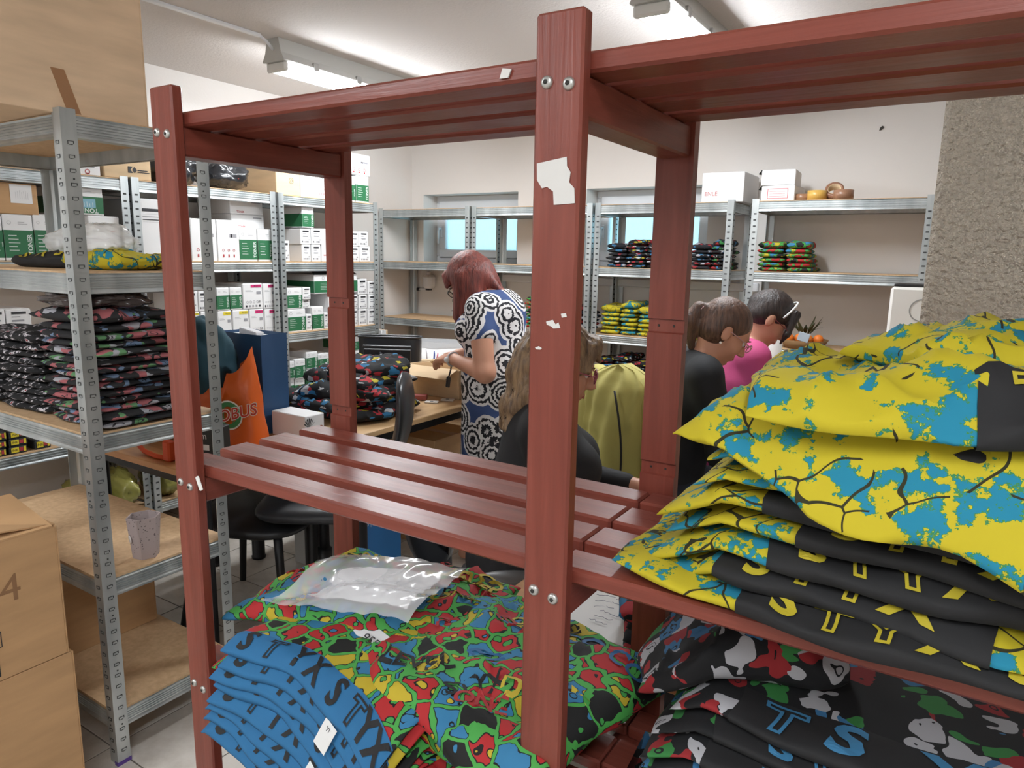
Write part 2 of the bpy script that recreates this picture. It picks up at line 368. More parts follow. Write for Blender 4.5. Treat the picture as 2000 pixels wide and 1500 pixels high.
# ---------------------------------------------------------------- lamps
t = NT('lit_diffuser'); t.col((1, 1, 1)); t.put(t.b, 'Emission Color', (.925, .965, 1.0)); t.put(t.b, 'Emission Strength', LAMP_POWER); M_LIT = t.m
M_GREY = plain('lamp_grey', (196, 196, 192), .5)
def lamp(x, y0, y1, label):
    e = empty('fluorescent_lamp', (x, y0, HC-.1), 0, label, 'lamp', 'fluorescent ceiling lamps')
    L = y1-y0; S = lambda p, a, b, mt, nm: MB().prism(p, a, b, 0, Matrix.Rotation(R(90), 4, 'X') @ Matrix.Scale(-1, 4, (0, 0, 1))).build(nm, mt, e)
    S([(-.055, .035), (-.075, .0), (-.07, -.005), (.07, -.005), (.075, .0), (.055, .035), (.04, .1), (-.04, .1)], 0.0, L, M_GREY, 'housing')
    S([(-.066, -.005), (-.066, -.022), (-.05, -.042), (.05, -.042), (.066, -.022), (.066, -.005)], .035, L-.035, M_LIT, 'diffuser')
    for yy in (0.012, L-.037): MB().box(-.068, .068, yy, yy+.026, -.046, -.002, 0, .008).build('end_cap', plain('frosted_cap', (226, 226, 222), .4), e)
    for q in range(4):
        for sx in (-1, 1): MB().box(sx*.072-.008, sx*.072+.008, .18+q*(L-.4)/3, .215+q*(L-.4)/3, -.014, .022, 0, .003).build('clip', plain('clip_grey', (170, 170, 168), .4), e)
    return e
lamp(-2.88, 2.40, 3.68, 'lit fluorescent ceiling lamp above the left rack, with cable conduit')
lamp(-1.04, 2.50, 3.78, 'lit fluorescent ceiling lamp above the red shelf, right of centre')
lamp(-1.9, -1.45, -.17, 'fluorescent ceiling lamp behind the camera on the left')
lamp(.35, -1.30, -.02, 'fluorescent ceiling lamp behind the camera on the right')
m = MB(); m.box(-2.892, -2.868, -1.5, 2.33, HC-.014, HC, 0, .002); m.tube([(-2.88, 2.33, HC-.008), (-2.88, 2.36, HC-.02), (-2.88, 2.41, HC-.055)], .007, 8); tag(m.build('cable_conduit', M_PVC), 'white cable conduit along the ceiling to the lamp', 'conduit')
# ================================================================ steel racks
LV = [1.785, 1.40, .975, .565, .165]
M_ST = m_steel('a'); M_SLOT = plain('slot_dark', (70, 72, 72), .7, .3); M_BRD = m_board()
def beam_profile(h, near):
    p = [(0, 0), (.004, -.004)]
    n = 5 if near else 3
    for i in range(n):
        z = -.008-(h-.02)*i/n; s = (h-.02)/n; p += [(.001, z), (.001, z-s*.35), (.004, z-s*.5), (.004, z-s*.85)]
    return p+[(.001, -h+.008), (.0, -h+.003), (.014, -h), (.014, -h+.002), (.006, -h+.006), (.009, -.004), (.03, -.002), (.03, 0)]
_rk = {}
def rack_mesh(kind, L, D, near):
    k = (kind, round(L, 3), round(D, 3), near)
    if k in _rk: return _rk[k]
    H = 1.80; m = MB(); mt = M_ST
    if kind == 'post':
        a, th = .038, .002
        m.prism([(0, 0), (a, 0), (a, th), (th*5, th), (th*3.5, th*2.2), (th*2.2, th*3.5), (th, th*5), (th, a), (0, a)], .004, H)
        m.box(-.001, a+.001, -.001, a*.4, 0, .012, 1); mt = [M_ST, plain('purple_foot', (88, 60, 140), .5)]
    elif kind == 'slots':
        nz = int((H-.06)/.0335)
        for i in range(nz):
            z = .04+i*.0335
            for ax in (0, 1):
                B = (lambda a0, a1, z0, z1: m.box(a0, a1, -.0012, .0, z0, z1)) if ax == 0 else (lambda a0, a1, z0, z1: m.box(-.0012, .0, a0, a1, z0, z1))
                if near: B(.013, .028, z+.007, z+.0085); B(.013, .0145, z, z+.007); B(.0265, .028, z+.002, z+.007); B(.016, .025, z-.001, z+.0002)
                else: B(.013, .028, z, z+.008)
                if near and i % 5 == 2: B(.019, .023, z+.016, z+.020)
        mt = M_SLOT
    elif kind == 'beam_long':
        pr = beam_profile(.055, near); n = len(pr); vs = [(x, y, z) for x in (.003, L-.003) for y, z in pr]
        m.add(vs, [(i, i+1, n+i+1, n+i) for i in range(n-1)]+[tuple(range(n)), tuple(range(2*n-1, n-1, -1))])
    elif kind == 'beam_short':
        pr = beam_profile(.055, near); n = len(pr); vs = [(x, y, z) for y in (.003, D-.003) for x, z in pr]
        m.add(vs, [(i, i+1, n+i+1, n+i) for i in range(n-1)]+[tuple(range(n)), tuple(range(2*n-1, n-1, -1))])
    elif kind == 'board': m.box(.006, L-.006, .006, D-.006, -.008, .004); mt = M_BRD
    _rk[k] = m.mesh(kind, mt); return _rk[k]
def rack(x, y, L, D, rz, label, near=False, levels=LV):
    e = empty('steel_rack', (x, y, 0), rz, label, 'rack', 'galvanized steel racks')
    for px, py, a in ((0, 0, 0), (L, 0, 90), (L, D, 180), (0, D, 270)):
        p = link('post', rack_mesh('post', 0, 0, near), e, (px, py, 0), (0, 0, R(a))); tag(link('slots', rack_mesh('slots', 0, 0, near), p), kind='stuff')
    for z in levels:
        link('front_beam', rack_mesh('beam_long', L, D, near), e, (0, .001, z)); link('rear_beam', rack_mesh('beam_long', L, D, near), e, (L, D-.001, z), (0, 0, R(180)))
        link('side_beam', rack_mesh('beam_short', L, D, near), e, (L-.001, D, z), (0, 0, R(180))); link('side_beam', rack_mesh('beam_short', L, D, near), e, (.001, 0, z))
        link('shelf_board', rack_mesh('board', L, D, near), e, (0, 0, z))
    return e
YW, XT = 4.15, -3.41
rack(-3.845, YW, .85, .40, 0, 'bare steel rack in the corner below the left window')
rack(-2.975, YW, .935, .40, 0, 'mostly bare steel rack behind the red-haired woman')
rack(-2.02, YW, .865, .40, 0, 'steel rack with yellow and dark garment stacks below right window')
rack(-1.055, YW, .885, .40, 0, 'steel rack on the right wall stretch with tape rolls on top')
RZ = R(90)
rack(XT, 1.09, .87, .42, RZ, 'steel toner rack at the far left behind the near rack')
rack(XT, 1.975, .845, .42, RZ, 'middle steel toner rack holding magenta and yellow label boxes')
rack(XT, 2.84, .825, .42, RZ, 'steel toner rack nearest the corner with small cartons')
rack(-2.80, .935, .90, .40, 0, 'near steel rack at left carrying the huge carton and garments', True)

# ================================================================ red wooden shelf
YF = .71
def wood_bar(x0, x1, y0, y1, z0, z1, ax, name, par, bev=.003): return MB().box(x0, x1, y0, y1, z0, z1, 0, bev).build(name, m_wood(ax), par)
M_BOLT = plain('zinc_bolt', (190, 190, 186), .35, .8); M_HOLE = plain('bolt_hole', (40, 38, 36), .7)
ws = empty('wooden_shelf', (0, YF, 0), 0, 'red-painted wooden slatted shelf unit standing across the foreground', 'shelf')
PX = [(-1.155, -1.096), (-.4255, -.3665), (.304, .363)]
SH = [1.662, 1.068, .675, .24]     # underside of the slats
def bolt(x, z, par):
    m = MB(); m.lathe([(0, -.0035), (.0045, -.0035), (.0065, -.002), (.0072, 0), (.0072, .002)], n=16); m.lathe([(0, -.0042), (.0028, -.0042), (.0028, -.003)], n=6, mi=1)
    o = m.build('bolt', [M_BOLT, M_HOLE], par, (x, -.0005, z), (R(-90), 0, 0)); return o
posts = []
for k, (x0, x1) in enumerate(PX):
    p = wood_bar(x0, x1, 0, .021, 0, (1.723, 1.724, 1.73)[k], 'z', 'front_post', ws, .003); posts.append(p)
    for z in (1.650, 1.057, .664): bolt(x0+.016, z+.002, p); bolt(x1-.016, z-.002, p)
    # rear post with two housed notches
    yb = .372; prof = [(yb, 0)]
    for zn in (.55, .95, 1.125, 1.36): prof += [(yb, zn-.012), (yb+.005, zn-.010), (yb+.005, zn+.010), (yb, zn+.011)]
    prof += [(yb, 1.69), (yb+.021, 1.69), (yb+.021, 0)]
    m = MB(); n = len(prof); vs = [(x, y, z) for x in (x0, x1) for y, z in prof]
    m.add(vs, [tuple(range(n)), tuple(range(2*n-1, n-1, -1))]+[(i, n+i, n+(i+1) % n, (i+1) % n) for i in range(n)])
    rp = m.build('rear_post', m_wood('z'), ws)
    m = MB()
    for zn in (.95, 1.125, 1.36):
        for dx in (.017, .042): m.box(x0+dx-.002, x0+dx+.002, yb+.0042, yb+.006, zn-.002, zn+.002, 0, .0009)
    tag(m.build('nail_heads', M_HOLE, rp), kind='stuff')
for k, z in enumerate(SH):
    for x0, x1 in PX: wood_bar(x0+.006, x1-.006, .0212, .3715, z-.046, z, 'y', 'bearer', ws)
    for y0, y1 in ((.0225, .078), (.104, .168), (.194, .265), (.297, .352)):
        for bay in ((-1.175, (PX[1][0]+PX[1][1])/2-.001), ((PX[1][0]+PX[1][1])/2+.001, .375)):
            ya = y0 if y0 > .03 else y0
            if y0 < .03: b0, b1 = (max(bay[0], PX[0][0]-.02), bay[1])
            else: b0, b1 = bay
            wood_bar(b0, b1, ya, y1, z+.0003, z+.022+.0006*((k+int(y0*100)) % 3), 'x', 'slat', ws, .0035)
# torn labels and stickers on the middle post
def sticker(poly, x, z, mat, name, y=-.0006):
    m = MB(); m.prism(poly, 0, .0006, 0, Matrix.Translation((x, y, z)) @ Matrix.Rotation(R(90), 4, 'X')); return m.build(name, mat, posts[1])
M_PAPER = plain('worn_paper', (206, 204, 200), .7)
def pxy(pts, ox, oy, s): return [((x-ox)*s, -(y-oy)*s) for x, y in pts][::-1]
s_ = .00062
sticker(pxy([(1045, 345), (1102, 337), (1103, 352), (1110, 362), (1108, 378), (1118, 388), (1120, 412), (1080, 414), (1078, 392), (1066, 384), (1056, 386), (1046, 372)], 1082, 376, s_*1.06), -.395, 1.547, M_PAPER, 'torn_label')
for pts, x, z in ((([(0, 0), (14, -4), (20, 4), (26, 0), (30, 10), (16, 12), (10, 8), (2, 6)]), -.402, 1.392), (([(0, 0), (10, -2), (12, 5), (2, 7)]), -.383, 1.402), (([(0, 2), (8, -1), (15, 2), (12, 5), (3, 5)]), -.416, 1.362)):
    sticker(pxy(pts, 0, 0, s_), x, z, M_PAPER, 'paper_scrap')
M_STK = plain('sticker_white', (205, 196, 186), .6); M_PRN = plain('faint_print', (150, 140, 132), .7)
for i, (wd, z) in enumerate(((.021, .812), (.021, .789), (.021, .766), (.015, .743))):
    o = sticker([(-wd/2, -.006), (wd/2, -.007), (wd/2, .005), (-wd/2, .006)], -.398, z, M_STK, 'sticker')
    m = MB(); text_on(m, ('45973', '316-3', '24673', '7')[i], lambda a, b: (-.398+a, -.0016, z+b), .006, 0); m.build('number', M_PRN, o)
# little white clip on the slat end, paint chips
m = MB(); m.box(-1.088, -1.078, -.003, .0, 1.054, 1.08, 0, .002, Matrix.Translation((-1.083, 0, 1.067)) @ Matrix.Rotation(R(-25), 4, 'Y') @ Matrix.Translation((1.083, 0, -1.067))); m.build('plastic_clip', plain('clip_white', (225, 225, 220), .4), ws)
m = MB(); m.prism([(0, 0), (.012, 0), (.016, .009), (.004, .011)], 0, .002, 0, Matrix.Translation((-.485, .0215, 1.668)) @ Matrix.Rotation(R(90), 4, 'X')); m.build('paint_chip', M_PAPER, ws)
# ================================================================ cartons on the toner racks
M_WHT = plain('carton_white', (226, 226, 226), .6); M_GRN = plain('carton_green', (38, 104, 66), .55); M_INK = plain('ink_black', (44, 44, 48), .6)
M_LGT = plain('print_light', (214, 222, 216), .6); M_RED = plain('print_red', (176, 60, 66), .6); M_MAG = plain('label_magenta', (206, 46, 112), .5); M_YEL = plain('label_yellow', (226, 206, 56), .5)
M_GRY = plain('print_grey', (150, 150, 154), .6); M_BLU = plain('label_blue', (50, 120, 186), .5); M_ORG = plain('dot_orange', (236, 150, 60), .5); M_DRK = plain('carton_black', (36, 40, 40), .5); M_PIC = plain('picture_blue', (120, 168, 186), .5)
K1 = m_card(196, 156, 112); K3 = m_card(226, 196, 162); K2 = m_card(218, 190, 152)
def rectp(m, a0, a1, b0, b1, mi, y=-.0012): m.add([(a0, y, b0), (a1, y, b0), (a1, y, b1), (a0, y, b1)], [(0, 1, 2, 3)], mi)
def ringp(m, a, b, r, mi, wdt=.2, n=14, y=-.0012):
    vs = [(a+q*math.cos(2*math.pi*k/n), y, b+q*math.sin(2*math.pi*k/n)) for k in range(n) for q in (r, r*(1-wdt))]
    m.add(vs, [(2*k, 2*((k+1) % n), 2*((k+1) % n)+1, 2*k+1) for k in range(n)], mi)
def carton(loc, rz, W, D, H, kind, label, group=None, cat='box', name='toner_carton'):
    """front face at local y = 0, width along x"""
    e = empty(name, loc, rz, label, cat, group); h = W/2
    body = {'kraft': K2, 'kraftk': K2, 'kraftl': K1, 'dgreen': M_WHT, 'tiny': M_DRK}.get(kind, M_WHT)
    m = MB(); m.box(-h, h, 0, D, 0, H-.0025, 0, min(.003, H*.08)); m.box(-h+.002, h-.002, .0015, D/2-.0007, H-.003, H, 0, .0008); m.box(-h+.002, h-.002, D/2+.0007, D-.0015, H-.003, H, 0, .0008); m.build('body', body, e)
    p = MB(); mats = [M_INK, M_GRN, M_LGT, M_RED, M_MAG, M_YEL, M_GRY, M_BLU, M_ORG, M_PIC, M_WHT]
    if kind in ('green', 'greenup', 'dgreen'):
        g0, g1 = (.06*H, .66*H)
        rectp(p, -h+.0005, h-.0005, g0, g1, 1, -.0008)
        p.add([(-h-.0008, 0, g0), (-h-.0008, D, g0), (-h-.0008, D, g1), (-h-.0008, 0, g1)], [(0, 3, 2, 1)], 1)
        ringp(p, -h+.2*W, .82*H, min(.07*W, .09*H), 6)
        rectp(p, 0, .32*W, .79*H, .80*H, 6); rectp(p, 0, .22*W, .83*H, .84*H, 6)
        for q in range(5): rectp(p, -h+.14*W, -h+(.42+.05*(q % 3))*W, (.54-.08*q)*H, (.552-.08*q)*H, 2)
        s = min(.16*W, .13*H)
        if kind == 'greenup':
            text_on(p, 'TONER', lambda a, b: (-a+.1*W, -.0013, .17*H-b), .16*H, 2, .02); rectp(p, -.1*W, .3*W, .26*H, .58*H, 9); 
            for q in range(5): rectp(p, (-.06+.07*q)*W, (-.05+.07*q)*W, .30*H, (.42+.03*(q % 3))*H, 2, -.0016)
        else: text_on(p, 'TONER', lambda a, b: (h-.14*W-b, -.0013, .36*H+a), min(s, .5*H/3.4), 2, .02)
    elif kind == 'white':
        rectp(p, -.3*W, .3*W, .78*H, .88*H, 0); rectp(p, -.3*W, .05*W, .66*H, .69*H, 6); rectp(p, -.3*W, .2*W, .48*H, .55*H, 6)
        for q in range(5): rectp(p, (-.36+.14*q)*W, (-.28+.14*q)*W, .12*H, .22*H, (0, 6, 6, 0, 6)[q])
        text_on(p, 'LB', lambda a, b: (.26*W+a, -.0013, .3*H+b), .09*H, 0)
    elif kind in ('yellow', 'magenta'):
        rectp(p, -.1*W, .44*W, .84*H, .95*H, 5 if kind == 'yellow' else 4); text_on(p, kind.upper(), lambda a, b: (.22*W+a, -.0016, .895*H+b), .045*H, 0, .01)
        rectp(p, -.38*W, -.1*W, .72*H, .73*H, 6); rectp(p, -.38*W, 0, .68*H, .69*H, 6); rectp(p, .18*W, .40*W, .58*H, .68*H, 6)
        for q in range(4): ringp(p, (-.3+.17*q)*W, .27*H, .06*W, 6, .25, 8)
        text_on(p, 'LB', lambda a, b: (.3*W+a, -.0013, .27*H+b), .09*H, 0)
        for q in range(5): rectp(p, (-.4+.17*q)*W, (-.31+.17*q)*W, .07*H, .15*H, (0, 6, 6, 6, 0)[q])
    elif kind == 'bigwhite':
        rectp(p, -.38*W, .36*W, .80*H, .845*H, 0); rectp(p, -.38*W, .38*W, .755*H, .758*H, 6); rectp(p, -.38*W, .1*W, .71*H, .72*H, 6); rectp(p, -.38*W, -.05*W, .66*H, .675*H, 0); rectp(p, .2*W, .38*W, .655*H, .675*H, 3); rectp(p, -.38*W, .38*W, .63*H, .633*H, 6)
    elif kind == 'icons':
        rectp(p, .05*W, .38*W, .58*H, .66*H, 6); rectp(p, .1*W, .16*W, .58*H, .66*H, 0)
        for q in range(3):
            ringp(p, (-.25+.24*q)*W, .27*H, .055*W, 3, .3, 8); rectp(p, (-.28+.24*q)*W, (-.22+.24*q)*W, .1*H, .17*H, 3)
        if 2.28 < loc[1] < 2.4 and loc[2] < 1.5: p.lathe([(0, 0), (.016, 0)], n=14, mi=8); o = len(p.v)-28; p.v[o:] = [(.02+x, -.0014, .78*H+y) for x, y, z in p.v[o:]]
    elif kind == 'redtoner': text_on(p, 'TONER', lambda a, b: (-h+.3*W+a, -.0013, .14*H+b), min(.13*H, .11*W), 3, .02); rectp(p, .15*W, .42*W, .75*H, .84*H, 6)
    elif kind == 'sign':
        text_on(p, 'ZENSPACE', lambda a, b: (.08*W+a, -.0013, .74*H+b+.05*a), .2*H, 0, .01); text_on(p, 'REACH- PREMIUM', lambda a, b: (.09*W+a, -.0013, .40*H+b), .17*H, 0, .01)
    elif kind == 'kraftk':
        p.add([(.0*W, -.0013, .3*H), (.10*W, -.0013, .3*H), (.05*W, -.0013, .45*H), (.10*W, -.0013, .6*H), (0, -.0013, .6*H)], [(0, 1, 2, 3, 4)], 0)
        p.add([(.14*W, -.0013, .3*H), (.19*W, -.0013, .45*H), (.14*W, -.0013, .6*H), (.09*W, -.0013, .45*H)], [(0, 1, 2, 3)], 0); rectp(p, .2*W, .42*W, .42*H, .47*H, 0); rectp(p, .2*W, .46*W, .34*H, .38*H, 0)
    elif kind == 'kraftl':
        rectp(p, -.18*W, .36*W, .36*H, .96*H, 10, -.0012)
        for q in range(7): rectp(p, (-.05+.05*q)*W, (-.045+.05*q)*W, .5*H, (.72+.03*(q % 3))*H, 6, -.0018)
    elif kind == 'kraft':
        ringp(p, .12*W, .40*H, .1*W, 0, .12, 8); ringp(p, .12*W, .40*H, .05*W, 0, .3, 6); ringp(p, .10*W, .68*H, .09*W, 0, .5, 5); ringp(p, .10*W, .9*H, .07*W, 0, .2, 7)
    elif kind == 'tiny': rectp(p, -.40*W, .02*W, .2*H, .85*H, 5); rectp(p, .04*W, .26*W, .3*H, .8*H, 3); rectp(p, .28*W, .42*W, .2*H, .85*H, 5); text_on(p, 'INK', lambda a, b: (-.19*W+a, -.0018, .5*H+b), .3*H, 0)
    if p.v: p.build('print', mats, e)
    return e
BX = [
    ('C2', 'green', 3.028, 3.123, 1.613, 1.734, -3.43),
    ('C2', 'white', 3.011, 3.094, 1.509, 1.603, -3.43),
    ('C2', 'white', 3.097, 3.185, 1.511, 1.607, -3.43),
    ('C2', 'white', 2.861, 2.927, 1.414, 1.528, -3.43),
    ('C2', 'white', 3.019, 3.09, 1.414, 1.508, -3.43),
    ('C2', 'white', 3.096, 3.171, 1.415, 1.509, -3.43),
    ('C2', 'redtoner', 3.177, 3.423, 1.413, 1.609, -3.43),
    ('C2', 'white', 3.431, 3.504, 1.509, 1.601, -3.43),
    ('C2', 'white', 3.508, 3.594, 1.511, 1.604, -3.43),
    ('C2', 'white', 3.431, 3.505, 1.411, 1.504, -3.43),
    ('C2', 'white', 3.511, 3.61, 1.412, 1.506, -3.43),
    ('C3', 'green', 2.886, 3.01, 1.126, 1.248, -3.43),
    ('C3', 'white', 3.013, 3.079, 1.174, 1.25, -3.43),
    ('C3', 'green', 2.886, 3.033, 1.002, 1.119, -3.43),
    ('C3', 'white', 3.035, 3.081, 1.003, 1.083, -3.43),
    ('C3', 'green', 3.086, 3.179, 1.003, 1.126, -3.43),
    ('C3', 'white', 3.184, 3.216, 1.003, 1.084, -3.43),
    ('C3', 'dgreen', 3.106, 3.484, 1.214, 1.325, -3.43),
    ('C3', 'redtoner', 3.221, 3.417, 1.004, 1.204, -3.43),
    ('C3', 'white', 3.488, 3.576, 1.197, 1.292, -3.43),
    ('C3', 'white', 3.583, 3.664, 1.189, 1.275, -3.43),
    ('C3', 'white', 3.435, 3.485, 1.099, 1.189, -3.43),
    ('C3', 'white', 3.495, 3.574, 1.096, 1.187, -3.43),
    ('C3', 'white', 3.588, 3.669, 1.091, 1.183, -3.43),
    ('C3', 'white', 3.432, 3.482, 1.004, 1.094, -3.43),
    ('C3', 'white', 3.492, 3.571, 0.999, 1.091, -3.43),
    ('C3', 'white', 3.578, 3.667, 0.995, 1.086, -3.43),
    ('C4', 'green', 2.885, 2.933, 0.694, 0.802, -3.43),
    ('C4', 'green', 2.935, 3.018, 0.688, 0.81, -3.43),
    ('C4', 'green', 3.024, 3.12, 0.738, 0.845, -3.43),
    ('C4', 'green', 3.122, 3.215, 0.724, 0.825, -3.43),
    ('C4', 'green', 3.024, 3.117, 0.672, 0.734, -3.43),
    ('C4', 'green', 3.121, 3.212, 0.666, 0.72, -3.43),
    ('C4', 'green', 3.425, 3.521, 0.814, 0.908, -3.43),
    ('C4', 'green', 3.422, 3.52, 0.713, 0.811, -3.43),
    ('C4', 'green', 3.524, 3.564, 0.722, 0.895, -3.43),
    ('B2', 'bigwhite', 1.996, 2.276, 1.417, 1.706, -3.43),
    ('B2', 'icons', 2.282, 2.436, 1.411, 1.626, -3.43),
    ('B2', 'icons', 2.437, 2.579, 1.412, 1.627, -3.43),
    ('B2', 'green', 2.575, 2.696, 1.414, 1.587, -3.43),
    ('B2', 'green', 2.699, 2.808, 1.415, 1.587, -3.43),
    ('B3', 'white', 2.222, 2.303, 1.15, 1.251, -3.43),
    ('B3', 'white', 2.305, 2.364, 1.146, 1.249, -3.43),
    ('B3', 'green', 2.416, 2.496, 1.151, 1.263, -3.43),
    ('B3', 'green', 2.498, 2.578, 1.147, 1.263, -3.43),
    ('B3', 'magenta', 2.583, 2.718, 1.146, 1.282, -3.43),
    ('B3', 'magenta', 2.72, 2.812, 1.14, 1.279, -3.43),
    ('B3', 'yellow', 2.312, 2.411, 1.022, 1.14, -3.43),
    ('B3', 'yellow', 2.415, 2.504, 1.014, 1.137, -3.43),
    ('B3', 'yellow', 2.509, 2.618, 1.006, 1.137, -3.43),
    ('B3', 'magenta', 2.62, 2.721, 0.997, 1.136, -3.43),
    ('B3', 'magenta', 2.724, 2.813, 0.989, 1.132, -3.43),
    ('B3', 'yellow', 2.231, 2.308, 1.03, 1.141, -3.43),
    ('A1', 'sign', 1.415, 1.562, 1.747, 1.816, -3.43),
    ('A1', 'icons', 1.628, 1.847, 1.799, 1.849, -3.43),
    ('A1', 'kraftk', 1.861, 2.092, 1.805, 1.891, -3.43),
    ('A2', 'kraftl', 1.41, 1.569, 1.6, 1.727, -3.43),
    ('A2', 'green', 1.389, 1.42, 1.416, 1.594, -3.43),
    ('A2', 'green', 1.421, 1.538, 1.416, 1.598, -3.43),
    ('A2', 'green', 1.539, 1.631, 1.417, 1.604, -3.43),
    ('A2', 'greenup', 1.666, 1.848, 1.608, 1.737, -3.43),
    ('A2', 'bigwhite', 1.769, 1.916, 1.415, 1.611, -3.43),
    ('A3', 'white', 1.336, 1.396, 1.104, 1.202, -3.43),
    ('A3', 'white', 1.398, 1.496, 1.097, 1.201, -3.43),
    ('A4', 'tiny', 1.307, 1.353, 0.642, 0.679, -3.43),
    ('A4', 'tiny', 1.304, 1.349, 0.609, 0.638, -3.43),
    ('A4', 'tiny', 1.3, 1.346, 0.571, 0.605, -3.43),
    ('A4', 'tiny', 1.358, 1.435, 0.639, 0.672, -3.43),
    ('A4', 'tiny', 1.356, 1.431, 0.605, 0.638, -3.43),
    ('A4', 'tiny', 1.354, 1.428, 0.569, 0.604, -3.43),
    ('A4', 'tiny', 1.456, 1.524, 0.572, 0.611, -3.43),
    ('T', 'kraft', 2.844, 3.025, 1.809, 2.003, -3.43),
    ('T', 'plainwhite', 3.027, 3.145, 1.803, 1.995, -3.43),
    ('T', 'icons', 3.148, 3.229, 1.8, 1.997, -3.43),
    ('T', 'icons', 3.418, 3.625, 1.961, 2.096, -3.43),
    ('T', 'green', 3.42, 3.485, 1.792, 1.952, -3.43),
    ('T', 'green', 3.488, 3.607, 1.793, 1.962, -3.43),
]
LOOK = {'green': 'white toner carton with green band', 'white': 'small white carton with black strip', 'redtoner': 'white carton reading TONER in red', 'dgreen': 'white and green carton with an open black lid', 'bigwhite': 'tall white carton with black header strip', 'icons': 'white carton with small handling icons', 'magenta': 'white carton with magenta label', 'yellow': 'white carton with yellow label', 'sign': 'white carton hand-lettered PREMIUM', 'kraftk': 'flat brown carton with black diamond logo', 'kraftl': 'brown carton with a white paper label', 'greenup': 'green toner carton standing upside down', 'tiny': 'tiny black and yellow ink carton', 'kraft': 'brown carton with printed handling marks', 'plainwhite': 'blank white carton'}
SHN = {'A1': 'leftmost toner rack top', 'A2': "leftmost rack's second shelf", 'A3': "leftmost rack's third shelf", 'A4': "leftmost rack's fourth shelf", 'B2': "middle rack's second shelf", 'B3': "middle rack's third shelf", 'C2': "corner rack's second shelf", 'C3': "corner rack's third shelf", 'C4': "corner rack's fourth shelf", 'T': 'corner toner rack top'}
SHZ = {'A1': 1.789, 'A2': 1.404, 'A3': .979, 'A4': .569, 'B2': 1.404, 'B3': .979, 'C2': 1.404, 'C3': .979, 'C4': .569, 'T': 1.789}
placed = []
def snap(sh, y0, y1, z0):
    best = SHZ[sh]
    for s, a, b, z in placed:
        if s == sh and min(b, y1)-max(a, y0) > .2*(y1-y0) and z <= z0+.035 and z > best: best = z
    return best
cnt = {}; todo = []
for sh, kind, y0, y1, z0, z1, X in sorted(BX, key=lambda r: (r[0], r[4] > SHZ[r[0]]+.06, round(r[4], 1), r[2])):
    if sh[0] == 'C': y1 = min(y1, 3.655)
    zb = snap(sh, y0, y1, z0)
    if z0-zb > .045:       # an equal carton underneath carries it
        k2 = 'green' if kind == 'dgreen' else kind
        todo.append((sh, k2, y0, y1, zb, z0-.001, X-.01)); placed.append((sh, y0, y1, z0-.001)); zb = z0-.001
    todo.append((sh, kind, y0, y1, zb, z1, X)); placed.append((sh, y0, y1, z1))
rowof = lambda r: 'bottom row' if r[4] < SHZ[r[0]]+.05 else 'upper row'
for r in todo:
    sh, kind, y0, y1, zb, z1, X = r
    same = sorted([q for q in todo if q[0] == sh and q[1] == kind and rowof(q) == rowof(r)], key=lambda q: (q[2], q[4]))
    if len([q for q in todo if q[0] == sh and q[1] == kind]) == 1: lab = '%s, %s' % (LOOK[kind], SHN[sh])
    else: lab = '%s, %s from left, %s, %s' % (LOOK[kind], ORD[same.index(r)], rowof(r), SHN[sh])
    dep = {'tiny': .16, 'sign': .3, 'redtoner': .36, 'kraft': .36, 'icons': .3}.get(kind, .28)
    e = carton((X, (y0+y1)/2, zb+.0005), RZ, (y1-y0)-.003, dep, z1-zb-.001, kind, lab, 'toner cartons on the racks')
    if kind == 'dgreen':
        m = MB(); W = y1-y0; H = z1-zb; m.add([(-W/2, .0, H), (W/2-.005, .0, H), (W/2-.02, .10, H+.05), (-W/2+.06, .12, H+.055)], [(0, 1, 2, 3)]); m.add([(-W/2, .0, H-.0015), (W/2-.005, .0, H-.0015), (W/2-.02, .10, H+.0485), (-W/2+.06, .12, H+.0535)], [(3, 2, 1, 0)]); m.build('lid_flap', M_DRK, e)
for i, (y0, y1, z0, z1) in enumerate(((2.585, 2.805, 1.588, 1.665), (2.58, 2.80, 1.667, 1.752))):
    carton((-3.50, (y0+y1)/2, z0), RZ, y1-y0, .3, z1-z0, 'redtoner', '%s of two grey-white TONER cartons lying on green cartons, middle rack' % ('lower', 'upper')[i], 'toner cartons on the racks')
# flat card sleeves piled on the middle rack
e = empty('sleeve_pile', (-3.45, 2.285, 1.2525), 0, 'pile of flat white card sleeves on the middle toner rack', 'card sleeves')
for k in range(11): MB().box(-.2, .0, -.06+.002*(k % 3), .07-.002*(k % 2), k*.0098, k*.0098+.0088, 0, .0015).build('sleeve', M_WHT, e)
# papers and boards leaning at the end of the corner rack
for i, (y, mt, lb) in enumerate(((3.685, M_WHT, 'white sheet of board leaning at the end of the corner toner rack'), (3.74, M_WHT, 'wide white board standing between the racks in the corner'), (3.775, K2, 'brown board standing behind the white board in the corner'))):
    o = MB().box(-.26, 0, 0, .012, 0, .36, 0, .002).build('leaning_board', mt, None, (-3.43, y, .57), (R(-4+3*i), 0, 0)); tag(o, lb, 'board')
m = MB(); m.ball((0, 0, .02), (.03, .025, .018)); tag(m.build('red_ribbon', plain('ribbon_red', (200, 50, 60), .6), None, (-3.5, 3.56, .896)), 'crumpled red ribbon on a green carton by the corner', 'ribbon')

